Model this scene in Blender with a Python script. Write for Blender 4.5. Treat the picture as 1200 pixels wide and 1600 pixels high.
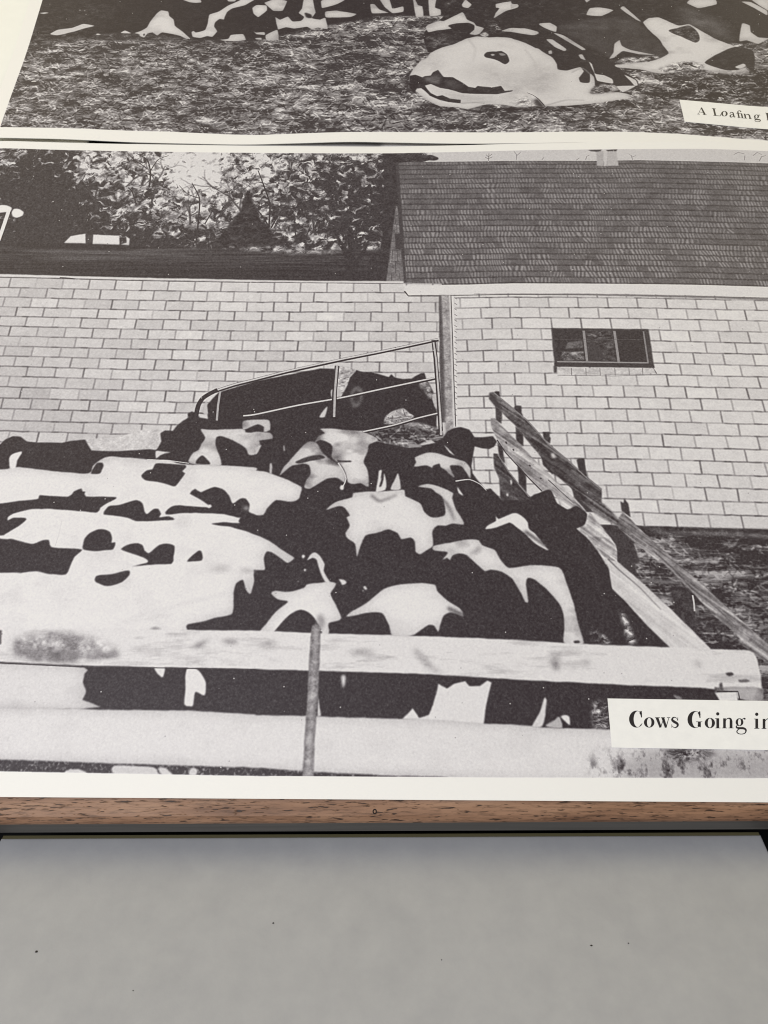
"""Two enlarged black and white farm photographs lying on a slanted oak stand,
a pale grey slab in front of it.  Everything is built in code."""
import bpy, bmesh, math, random
import numpy as np
from mathutils import Matrix, Vector

for o in list(bpy.data.objects): bpy.data.objects.remove(o, do_unlink=True)
SC = bpy.context.scene
COL = SC.collection

# ------------------------------------------------------------------ camera
CAM = dict(z=0.261710,lens=18.0300,right=(0.9999899,-0.0025528,-0.0037058),down=(-0.0045000,-0.5672788,-0.8235135),fwd=(0.0000000,0.8235218,-0.5672846))
cd = bpy.data.cameras.new('camera'); co = bpy.data.objects.new('camera', cd); COL.objects.link(co)
cd.sensor_fit = 'VERTICAL'; cd.sensor_height = 24.0; cd.sensor_width = 18.0; cd.lens = CAM['lens']
cd.clip_start = 0.01; cd.clip_end = 50.0
R_, D_, F_ = (Vector(CAM[k]) for k in ('right', 'down', 'fwd'))
m = Matrix((R_, -D_, -F_)).transposed().to_4x4(); m.translation = Vector((0, 0, CAM['z']))
co.matrix_world = m
SC.camera = co

# ------------------------------------------------------------------ light (indoor: ceiling lamps, added cool fill near the camera, dim room)
w = bpy.data.worlds.new('World'); SC.world = w; w.use_nodes = True
w.node_tree.nodes['Background'].inputs[0].default_value = (1.0, 0.98, 0.95, 1)
w.node_tree.nodes['Background'].inputs[1].default_value = 0.30
def area(name, loc, target, size, size_y, power, col):
    d = bpy.data.lights.new(name, 'AREA'); d.shape = 'RECTANGLE'; d.size = size; d.size_y = size_y
    d.energy = power; d.color = col
    o = bpy.data.objects.new(name, d); COL.objects.link(o); o.location = loc
    o.rotation_euler = (Vector(target) - Vector(loc)).to_track_quat('-Z', 'Y').to_euler(); return o
area('ceiling_lamp_left', (-0.75, .78, 1.25), (0, .45, .25), 1.1, 1.0, 5.4, (1.0, .855, .50))
area('ceiling_lamp_right', (0.75, .78, 1.25), (0, .45, .25), 1.1, 1.0, 5.0, (1.0, .855, .50))
area('fill_lamp_near', (-0.45, -0.45, .90), (0, .15, .05), .7, 0.6, 9.7, (.94, .945, 1.0))  # cool fill added near the camera, not a ceiling fixture
SC.view_settings.view_transform = 'Standard'; SC.view_settings.look = 'None'
SC.cycles.filter_width = 1.1
SC.view_settings.exposure = 0.0; SC.view_settings.gamma = 1.0

# ------------------------------------------------------------------ helpers
PLANE = dict(origin=(0.000000,0.247057,0.091525),tilt=0.511482)
TILT = PLANE['tilt']; PO = Vector(PLANE['origin'])
PU = Vector((1, 0, 0)); PV = Vector((0, math.cos(TILT), math.sin(TILT))); PN = Vector((0, -math.sin(TILT), math.cos(TILT)))
def plane_matrix(u, v, th):
    """Local frame of a sheet lying on the slanted board."""
    ax = PU * math.cos(th) + PV * math.sin(th); ay = -PU * math.sin(th) + PV * math.cos(th)
    mm = Matrix((ax, ay, PN)).transposed().to_4x4(); mm.translation = PO + PU * u + PV * v
    return mm
def mesh_obj(name, verts, faces, mat, parent=None, uvs=None, smooth=False):
    me = bpy.data.meshes.new(name); me.from_pydata(verts, [], faces); me.update()
    if uvs is not None:
        lay = me.uv_layers.new(name='UVMap')
        for lp in me.loops: lay.data[lp.index].uv = uvs[lp.vertex_index]
    if mat: me.materials.append(mat)
    if smooth: me.polygons.foreach_set('use_smooth', [True] * len(me.polygons))
    o = bpy.data.objects.new(name, me); COL.objects.link(o)
    if parent: o.parent = parent
    return o
def tag(o, label, cat, group=None):
    o['label'] = label; o['category'] = cat
    if group: o['group'] = group
    return o
def box_verts(x0, x1, y0, y1, z0, z1):
    return [(x, y, z) for z in (z0, z1) for y in (y0, y1) for x in (x0, x1)]
BOXF = [(0, 2, 3, 1), (4, 5, 7, 6), (0, 1, 5, 4), (2, 6, 7, 3), (0, 4, 6, 2), (1, 3, 7, 5)]
def new_mat(name, rough=.5, spec=.5):
    mt = bpy.data.materials.new(name); mt.use_nodes = True
    nt = mt.node_tree; b = nt.nodes['Principled BSDF']
    b.inputs['Roughness'].default_value = rough; b.inputs['Specular IOR Level'].default_value = spec
    return mt, nt, b
def node(nt, kind, **kw):
    n = nt.nodes.new(kind)
    for k, v in kw.items(): setattr(n, k, v)
    return n
def noise(nt, scale, detail=4, rough=.55, vec=None, mapscale=None):
    n = node(nt, 'ShaderNodeTexNoise'); n.inputs['Scale'].default_value = scale
    n.inputs['Detail'].default_value = detail; n.inputs['Roughness'].default_value = rough
    tc = node(nt, 'ShaderNodeTexCoord'); src = tc.outputs['Object']
    if mapscale:
        mp = node(nt, 'ShaderNodeMapping'); mp.inputs['Scale'].default_value = mapscale
        nt.links.new(src, mp.inputs['Vector']); src = mp.outputs['Vector']
    nt.links.new(src, n.inputs['Vector']); return n
def ramp(nt, fac, stops):
    r = node(nt, 'ShaderNodeValToRGB'); e = r.color_ramp.elements
    e[0].position, e[0].color = stops[0]; e[1].position, e[1].color = stops[-1]
    for pos, c in stops[1:-1]:
        k = e.new(pos); k.color = c
    nt.links.new(fac, r.inputs['Fac']); return r
def bump(nt, b, height, strength, dist):
    bp = node(nt, 'ShaderNodeBump'); bp.inputs['Strength'].default_value = strength; bp.inputs['Distance'].default_value = dist
    nt.links.new(height, bp.inputs['Height']); nt.links.new(bp.outputs['Normal'], b.inputs['Normal'])

# ------------------------------------------------------------------ picture drawing (grey values 0 black .. 1 paper white)
TX = 0.2                       # mm per texel
UNIT = 0.05                    # mm per stored integer
rng = np.random.default_rng(7)
def pts_of(s): return np.array([[float(a) for a in q.split(',')] for q in s.split()]) * UNIT
def box1(a, r, ax):
    if r < 1: return a
    k = 2 * r + 1
    pad = [(0, 0), (0, 0)]; pad[ax] = (r + 1, r)
    c = np.cumsum(np.pad(a, pad, mode='edge'), axis=ax, dtype=np.float64)
    n = a.shape[ax]
    hi = np.take(c, range(k, k + n), axis=ax); lo = np.take(c, range(0, n), axis=ax)
    return ((hi - lo) / k).astype(np.float32)
def blur(a, sx, sy=None):
    sy = sx if sy is None else sy
    for _ in range(2):
        a = box1(a, int(round(sy * 1.2)), 0); a = box1(a, int(round(sx * 1.2)), 1)
    return a
def resize(a, h, w):
    y = np.linspace(0, a.shape[0] - 1.001, h); x = np.linspace(0, a.shape[1] - 1.001, w)
    yi = y.astype(int); xi = x.astype(int); fy = (y - yi)[:, None]; fx = (x - xi)[None]
    fy = fy * fy * (3 - 2 * fy); fx = fx * fx * (3 - 2 * fx)
    a00 = a[yi][:, xi]; a01 = a[yi][:, xi + 1]; a10 = a[yi + 1][:, xi]; a11 = a[yi + 1][:, xi + 1]
    return ((a00 * (1 - fx) + a01 * fx) * (1 - fy) + (a10 * (1 - fx) + a11 * fx) * fy).astype(np.float32)
def vnoise(h, w, cx, cy):      # value noise, cell size in texels
    g = rng.standard_normal((int(h / cy) + 3, int(w / cx) + 3)).astype(np.float32)
    return resize(g, h, w)
def fbm(h, w, cx, cy, octs=4, gain=.6):
    out = np.zeros((h, w), np.float32); a = 1.
    for _ in range(octs):
        out += a * vnoise(h, w, max(cx, 1.3), max(cy, 1.3)); a *= gain; cx *= .5; cy *= .5
    return out / out.std()
def warp(a, dx, dy):
    h, w = a.shape; yy, xx = np.mgrid[0:h, 0:w]
    return a[np.clip(yy + dy, 0, h - 1).astype(int), np.clip(xx + dx, 0, w - 1).astype(int)]
class Canvas:
    def __init__(s, wmm, hmm):
        s.w, s.h = int(wmm / TX), int(hmm / TX); s.img = np.full((s.h, s.w), .8, np.float32); s.cache = {}
    def straws(s, n, lmin, lmax, slope):
        a = np.zeros((s.h, s.w), np.float32)
        x = rng.uniform(0, s.w, n); y = rng.uniform(0, s.h, n); t = rng.normal(0, slope, n); t += rng.choice([0, 0, 0, .9, -.9], n)
        ln = rng.uniform(lmin, lmax, n); g = rng.uniform(-1, 1.15, n); c = rng.normal(0, .25, n)
        k = 14
        for i in range(k):
            f = (i / (k - 1) - .5)
            px = x + np.cos(t) * ln * f; py = y + np.sin(t) * ln * f + c * ln * f * f
            for jy in (0, .9, 1.8):
                xi = px.astype(int); yi = (py + jy).astype(int); ok = (xi >= 0) & (xi < s.w) & (yi >= 0) & (yi < s.h)
                a[yi[ok], xi[ok]] = .35 * a[yi[ok], xi[ok]] + .65 * g[ok]
        a = blur(a, .6)
        return a / max(a.std(), 1e-4)
    def tex(s, name):
        if name in s.cache: return s.cache[name]
        h, w = s.h, s.w
        if name == 'fine': t = .6 * blur(rng.standard_normal((h, w)).astype(np.float32), 1) * 2 + .5 * fbm(h, w, 14, 10, 3)
        elif name == 'leaf':
            a = fbm(h, w, 15, 9, 4, .75); d = fbm(h, w, 20, 20, 2)
            t = warp(a, 3 * d, 2 * np.roll(d, 37, 1))
        elif name == 'cow': t = -np.clip(fbm(h, w, 50, 30, 3, .5), 0, 3) + .15
        elif name == 'streak': t = fbm(h, w, 130, 3, 3, .7)
        elif name == 'rail': t = -np.clip(fbm(h, w, 70, 16, 4, .6) - .3, 0, 3) + .2
        elif name == 'smudge': t = fbm(h, w, 30, 22, 5, .6)
        elif name == 'smoke': t = -np.clip(fbm(h, w, 20, 30, 5, .7) - .1, 0, 3) + .15
        elif name == 'speck': t = np.clip(blur(rng.standard_normal((h, w)).astype(np.float32), 1) * 3, 0, 3) * .6
        elif name == 'straw': t = .75 * s.straws(int(h * w / 48), 9, 30, .25) + .55 * fbm(h, w, 34, 16, 3, .6)
        elif name == 'ground':
            t = .5 * s.straws(int(h * w / 60), 6, 18, .5) + .8 * fbm(h, w, 70, 14, 5, .66) + .4 * fbm(h, w, 300, 120, 2); t = np.clip(t, -1.2, 2.5)
        elif name == 'grain':
            yy, xx = np.mgrid[0:h, 0:w].astype(np.float32); n = fbm(2 * max(h, w), 64, 4, 4, 3, .8)
            u = (xx - yy) * .7; vv = (xx + yy * 1.18) * .72
            t = n[np.clip(vv * 1.0 + 6 * 0, 0, n.shape[0] - 1).astype(int), np.clip((u % 2000) / 34, 0, 63).astype(int)]
            t = .75 * blur(t, .8) + .35 * fbm(h, w, 16, 16, 3)
        s.cache[name] = (t / max(1e-4, np.abs(t).std() + np.abs(t).mean()) * .9).astype(np.float32); return s.cache[name]
    def mask(s, P, soft=0.):
        """anti-aliased coverage of a polygon given in mm; returns (slice, array)"""
        P = P / TX; pad = int(4 + 4 * soft / TX)
        x0 = max(int(P[:, 0].min()) - pad, 0); x1 = min(int(P[:, 0].max()) + pad + 2, s.w)
        y0 = max(int(P[:, 1].min()) - pad, 0); y1 = min(int(P[:, 1].max()) + pad + 2, s.h)
        if x1 - x0 < 2 or y1 - y0 < 1: return None
        W_, H_ = x1 - x0, y1 - y0; SS = 4
        acc = np.zeros((H_ * SS, W_ + 2), np.float64)
        A = P - (x0, y0); Bq = np.roll(A, -1, 0)
        ya = A[:, 1] * SS; yb = Bq[:, 1] * SS
        lo = np.ceil(np.minimum(ya, yb) - .5).astype(int); hi = np.ceil(np.maximum(ya, yb) - .5).astype(int)
        lo = np.clip(lo, 0, H_ * SS); hi = np.clip(hi, 0, H_ * SS); cnt = hi - lo
        if cnt.sum() == 0: return None
        e = np.repeat(np.arange(len(A)), cnt)
        r = np.arange(cnt.sum()) - np.repeat(np.cumsum(cnt) - cnt, cnt) + lo[e]
        t = (r + .5 - ya[e]) / (yb[e] - ya[e]); x = np.clip(A[e, 0] + t * (Bq[e, 0] - A[e, 0]), 0, W_)
        sg = np.where(yb[e] > ya[e], 1., -1.); xi = np.floor(x).astype(int); f = x - xi
        np.add.at(acc, (r, xi), sg * (1 - f)); np.add.at(acc, (r, xi + 1), sg * f)
        m_ = np.clip(np.abs(np.cumsum(acc, 1)[:, :W_]), 0, 1).reshape(H_, SS, W_).mean(1).astype(np.float32)
        if soft > TX * .4: m_ = blur(m_, soft / TX)
        return (slice(y0, y1), slice(x0, x1)), m_
    def fill(s, g, P, soft=0., tex='', amp=0., mode='p'):
        r = s.mask(P, soft)
        if r is None: return
        sl, m_ = r; v = g
        if tex: v = np.clip(g + amp * s.tex(tex)[sl], .0, 1.)
        if tex == 'cow':
            e = blur(m_, 1.9 / TX); e2 = blur(m_, .5 / TX); v = v - .20 * (1 - e) - .06 * (1 - e2)
        if mode == 'blot': v = np.minimum(v, s.img[sl])
        s.img[sl] = s.img[sl] * (1 - m_) + v * m_
def catmull(P, closed=True, step=1.2, ten=.36):
    n = len(P); out = []
    for i in range(n if closed else n - 1):
        p0, p1, p2, p3 = (P[(i + k) % n] if closed else P[min(max(i + k, 0), n - 1)] for k in (-1, 0, 1, 2))
        k = int(min(max(2, np.hypot(*(p2 - p1)) / step), 60)); t = (np.arange(k) / k)[:, None]
        m1, m2 = ten * (p2 - p0), ten * (p3 - p1)
        out.append((2 * t ** 3 - 3 * t * t + 1) * p1 + (t ** 3 - 2 * t * t + t) * m1 + (3 * t * t - 2 * t ** 3) * p2 + (t ** 3 - t * t) * m2)
    if not closed: out.append(P[-1:])
    return np.concatenate(out)
def subdivide(P, step=1.):
    out = []
    for i in range(len(P)):
        a, b = P[i], P[(i + 1) % len(P)]; k = int(min(max(1, np.hypot(*(b - a)) / step), 200)); t = (np.arange(k) / k)[:, None]; out.append(a + (b - a) * t)
    return np.concatenate(out)
def jitter(P, amt):
    n = rng.standard_normal(P.shape); n = (n + np.roll(n, 1, 0) + .6 * np.roll(n, 2, 0)) * .5
    return P + n * amt
def stroke_poly(P, w0, w1):
    d = np.gradient(P, axis=0); d /= np.maximum(np.hypot(d[:, 0], d[:, 1]), 1e-6)[:, None]; n = np.stack([-d[:, 1], d[:, 0]], 1)
    w_ = np.linspace(w0, w1, len(P))[:, None] * .5
    return np.concatenate([P + n * w_, (P - n * w_)[::-1]])
def do_ops(cv, ops):
    for op in ops:
        if op[0] in ('p', 'blot'):
            k, g, sm, bl, tex, amp, jit, s = op; P = pts_of(s)
            P = catmull(P, True, 1.0, .36 if sm == 1 else .22) if sm else subdivide(P, 1.2)
            if jit: P = jitter(P, .07 * jit)
            cv.fill(float(g), P, bl, tex, amp, k)
        elif op[0] == 'l':
            _, g, sm, w0, w1, bl, s = op; P = pts_of(s)
            if sm and len(P) > 2: P = catmull(P, False)
            cv.fill(g, stroke_poly(P, w0, w1), bl)
        elif op[0] == 'roof': draw_roof(cv, pts_of(op[1]), pts_of(op[2]))
        elif op[0] == 'wallL': draw_wall(cv, WALL_L, .83, .026)
        elif op[0] == 'wallR': draw_wall(cv, WALL_R, .87, .016)
def draw_roof(cv, top, bot):
    x = (np.arange(cv.w) + .5) * TX; yt = np.interp(x, top[:, 0], top[:, 1]); yb = np.interp(x, bot[:, 0], bot[:, 1])
    sl, m_ = cv.mask(np.concatenate([top, bot[::-1]])); H_, W_ = m_.shape
    yy = ((np.arange(sl[0].start, sl[0].stop) + .5) * TX)[:, None]; xx = x[sl[1]][None]
    t = np.clip((yt[sl[1]][None] - yy) / (yt - yb)[sl[1]][None], 0, .9999)
    rows = 23; r = t ** .93 * rows; ri = r.astype(int); fr = r - ri
    sh = (xx / 5.2 + ri * .37 + .25 * vnoise(rows + 4, W_, 30, 1.01)[ri, np.broadcast_to(np.arange(W_)[None], t.shape)])
    si = sh.astype(int) % 997; key = (ri * 131 + si) % 4001
    tab_a, tab_s, tab_p = rng.standard_normal(4001), rng.normal(0, .7, 4001), rng.normal(0, .12, 4001)
    cols = np.broadcast_to(np.arange(W_)[None], t.shape)
    patch = fbm(rows + 4, W_, 60, 2.2, 3, .6)[ri, cols]; n1 = vnoise(rows + 4, W_, 55, 1.01)[ri, cols]
    ph = xx / 1.62 + .7 * n1 + tab_p[key] + (fr - .5) * (.55 * tab_s[key] - .25)
    dash = np.clip(np.sin(2 * np.pi * ph) * 1.7, -1, 1) * .5 + .5
    amp = smooth01(.55 * patch + .75 * tab_a[key] + .45, -.9, 1.3) * (.45 + .55 * t ** .7)
    v = .29 + .012 * patch + .012 * tab_a[key] + amp * .36 * (dash - .25)
    v = v * np.where(fr > .78, .42, 1) + .02 * cv.tex('fine')[sl]
    v = blur(np.clip(v, .06, .7).astype(np.float32), .6)
    cv.img[sl] = cv.img[sl] * (1 - m_) + v * m_
def draw_wall(cv, rows, base, var):
    R = [(pts_of(a), [q * UNIT for q in b]) for a, b in rows]
    f = lambda P, x: np.interp(x, P[:, 0], P[:, 1])
    area_ = np.concatenate([R[0][0], R[-1][0][::-1]]); cv.fill(base, area_, 0, 'fine', .035)
    drift = fbm(40, 40, 9, 9, 2)
    for i in range(len(R) - 1):
        a, jo = R[i]; b = R[i + 1][0]; xs = [a[0, 0]] + jo + [a[-1, 0]]
        for x0, x1 in zip(xs[:-1], xs[1:]):
            g = base - .055 * max(0., 1 - x0 / 130.) + var * (rng.standard_normal() + .6 * drift[i % 40, int(x0 / 12) % 40])
            q = np.array([(x0, f(a, x0)), (x1, f(a, x1)), (x1, f(b, x1)), (x0, f(b, x0))]); cv.fill(g, q, 0, 'fine', .02)
    for i, (a, jo) in enumerate(R):
        xs = np.linspace(a[0, 0], a[-1, 0], 90); ln = np.stack([xs, f(a, xs) + .07 * rng.standard_normal(90)], 1)
        for k in range(0, 88, 4):
            cv.fill(float(np.clip(.30 + .13 * rng.standard_normal(), .08, .6)), stroke_poly(ln[k:k + 6], .34 + .1 * rng.random(), .34 + .1 * rng.random()), .09)
        if i == len(R) - 1: break
        b = R[i + 1][0]
        for x0 in jo:
            q = np.array([(x0, f(a, x0)), (x0 + .1 * rng.standard_normal(), f(b, x0))]); g = float(np.clip(.28 + .18 * rng.standard_normal(), .06, .66)); cv.fill(g, stroke_poly(q, .32 + .22 * rng.random(), .32 + .18 * rng.random()), .09)
def smooth01(a, lo, hi):
    t = np.clip((a - lo) / (hi - lo), 0, 1); return t * t * (3 - 2 * t)
def draw_trees(cv, blobs):
    ytop = int(max(b[1] + b[3] for b in blobs) / TX) + 60; ybot = int(min(b[1] - b[3] for b in blobs) / TX) - 5
    sl = (slice(max(ybot, 0), min(ytop, cv.h)), slice(0, min(cv.w, int(235 / TX)))); h, w_ = cv.img[sl].shape
    yy, xx = np.mgrid[sl[0], sl[1]].astype(np.float32) * TX; d = np.zeros((h, w_), np.float32)
    for cx, cy, rx, ry, wt in blobs: d += wt * np.exp(-((xx - cx) / rx) ** 2 - ((yy - cy) / ry) ** 2)
    a = fbm(h, w_, 14, 13, 4, .68); wn = fbm(h, w_, 26, 26, 2); a = warp(a, 4 * wn, 4 * np.roll(wn, 51, 1))
    tone = .62 + .22 * fbm(h, w_, 14, 14, 3)
    v = .06 + .88 * smooth01(a * .8 - d * 1.0 + .42, -.95, 1.25) * np.clip(tone + .16 + .3 * np.clip(-d, 0, 1), .35, 1.1)
    v += .03 * np.clip(fbm(h, w_, 5, 5, 2), -1, 2)
    mt = smooth01(230. - xx, 0, 8.)
    cv.img[sl] = cv.img[sl] * (1 - mt) + np.clip(v, .05, .88) * mt
    def limb(x, y, ang, ln, w0, depth):                   # bare limbs through the leaves
        P = [(x, y)]
        for _ in range(4):
            ang += rng.normal(0, .12); P.append((P[-1][0] + math.cos(ang) * ln / 4, P[-1][1] + math.sin(ang) * ln / 4))
        cv.fill(.10 + .05 * rng.random(), stroke_poly(catmull(np.array(P), False), w0, w0 * .55), .1)
        if depth:
            for s_ in (-1, 1):
                q = P[int(rng.integers(2, 5))]; limb(q[0], q[1], ang + s_ * rng.uniform(.25, .7), ln * rng.uniform(.5, .75), w0 * .6, depth - 1)
    yb = blobs[0][1]
    for x, y, ang, ln, w0 in ((66, -14, 1.7, 16, .9), (92, -10, 1.5, 18, 1.0), (112, -20, 1.6, 15, 1.1), (124, -18, 1.35, 14, 1.0), (140, -18, 1.75, 20, 1.2), (152, -22, 1.3, 12, .9), (172, -26, 1.9, 14, 1.3), (180, -26, 1.2, 14, 1.3), (78, 4, 1.2, 12, .8)):
        limb(x, yb + y, ang, ln, w0, 3)
def finish(cv, border, texture_amount, black):
    g = rng.standard_normal((cv.h, cv.w)).astype(np.float32)
    grain = .62 * blur(g, 1) * 2.4 + .38 * rng.standard_normal((cv.h, cv.w)).astype(np.float32)
    im = cv.img
    for k in range(420):
        x_, y_ = rng.uniform(4, cv.w - 4), rng.uniform(4, cv.h - 4); r_ = rng.uniform(.8, 1.5)
        xi, yi = int(x_), int(y_); im[yi:yi + int(r_ + 1), xi:xi + int(r_ + 1)] = .75 if im[yi, xi] < .4 else im[yi, xi] - .28 * rng.random()
    im = black + (1 - black) * im + texture_amount * grain * (1.5 - 1.05 * im)
    im = im + .45 * (im - blur(im, 1.3))
    sl, m_ = cv.mask(border)
    full = np.zeros_like(im); full[sl] = m_
    return np.clip(full * np.clip(im, .02, .965) + (1 - full) * 1.0, 0, 1)
def to_image(name, a):
    h, w_ = a.shape; img = bpy.data.images.new(name, w_, h, alpha=False, float_buffer=False)
    img.colorspace_settings.name = 'Non-Color'
    px = np.ones((h, w_, 4), np.float32); px[..., :3] = a[..., None]
    img.pixels.foreach_set(px.ravel()); img.update(); img.pack(); return img

# traced outlines, in steps of 0.05 mm on the sheet itself (x from its left edge, y from its lower edge)
WALL_L = [
('-1382,4515 572,4481 1751,4452 2923,4437 4616,4425',[-1277,-1032,-788,-544,-300,-56,188,431,674,917,1160,1403,1645,1887,2129,2370,2612,2853,3093,3334,3574,3815,4055,4295,4535]),
('-1341,4395 599,4362 1770,4332 2933,4316 4613,4317',[-1168,-922,-677,-432,-187,58,302,547,791,1036,1280,1524,1767,2010,2253,2495,2737,2979,3221,3462,3704,3945,4187,4428]),
('-1301,4282 625,4249 1788,4217 2943,4199 4610,4205',[-1043,-797,-552,-306,-61,183,428,673,917,1162,1406,1650,1893,2136,2379,2621,2864,3106,3347,3589,3831,4072,4314,4555]),
('-1261,4168 651,4136 1805,4106 2951,4089 4607,4090',[-1163,-916,-670,-423,-177,69,315,561,807,1053,1298,1543,1788,2032,2276,2520,2763,3007,3250,3493,3736,3978,4221,4464]),
('-1224,4060 675,4029 1821,4001 2960,3985 4604,3982',[-1043,-797,-551,-306,-60,185,430,675,920,1165,1410,1654,1898,2141,2384,2627,2870,3112,3354,3597,3839,4081,4323,4564]),
('-1185,3950 700,3919 1838,3888 2969,3871 4602,3875',[-921,-675,-429,-183,62,308,553,798,1043,1288,1532,1777,2020,2264,2507,2750,2993,3235,3477,3720,3962,4204,4446]),
('-1146,3838 725,3808 1855,3780 2977,3766 4599,3763',[-1055,-809,-562,-316,-71,175,420,665,911,1156,1400,1645,1889,2133,2376,2619,2863,3105,3348,3590,3833,4075,4317,4559]),
('-1108,3728 750,3698 1871,3671 2986,3657 4596,3654',[-915,-669,-424,-179,66,311,555,799,1044,1288,1532,1776,2019,2262,2504,2746,2989,3230,3472,3714,3955,4197,4438]),
('-1071,3622 774,3592 1888,3563 2995,3547 4593,3540',[-1037,-792,-547,-303,-59,185,429,673,916,1160,1403,1646,1889,2131,2373,2615,2856,3097,3338,3579,3820,4060,4301,4541]),
('-1032,3512 799,3484 1905,3452 3004,3435 4590,3435',[-920,-674,-428,-183,62,307,552,796,1041,1286,1530,1774,2017,2260,2503,2746,2988,3230,3472,3713,3955,4197,4438]),
('-996,3407 823,3379 1921,3348 3012,3331 4587,3329',[-807,-562,-316,-71,174,419,664,908,1153,1398,1642,1886,2129,2372,2615,2857,3100,3342,3583,3825,4067,4308,4550]),
('-957,3296 848,3269 1938,3238 3021,3222 4584,3220',[-932,-685,-439,-192,54,300,545,791,1036,1282,1527,1772,2017,2261,2504,2748,2991,3234,3477,3720,3962,4205,4447]),
('-918,3183 873,3156 1955,3126 3030,3110 4582,3108',[-809,-564,-319,-74,171,415,659,903,1148,1392,1636,1880,2122,2365,2607,2850,3091,3333,3574,3816,4057,4298,4539]),
('-880,3076 897,3049 1972,3020 3038,3004 4579,3002',[-687,-442,-198,47,291,534,778,1022,1265,1509,1752,1995,2237,2479,2720,2962,3203,3444,3685,3925,4166,4406]),
('-840,2959 924,2934 1989,2905 3048,2889 4576,2888',[-795,-552,-309,-67,176,418,659,901,1143,1385,1626,1867,2108,2348,2588,2828,3067,3307,3546,3785,4024,4262,4501]),
('-803,2855 947,2830 2005,2802 3056,2787 4573,2785',[-659,-417,-176,66,307,548,789,1030,1271,1512,1752,1992,2232,2471,2710,2949,3187,3425,3663,3901,4139,4377]),
('-766,2749 971,2724 2021,2696 3064,2681 4570,2680',[-538,-297,-55,186,427,668,909,1150,1391,1631,1871,2111,2350,2589,2828,3067,3305,3543,3781,4019,4257,4495]),
('-728,2640 996,2615 2038,2588 3073,2574 4568,2572',[]),
]
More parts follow.
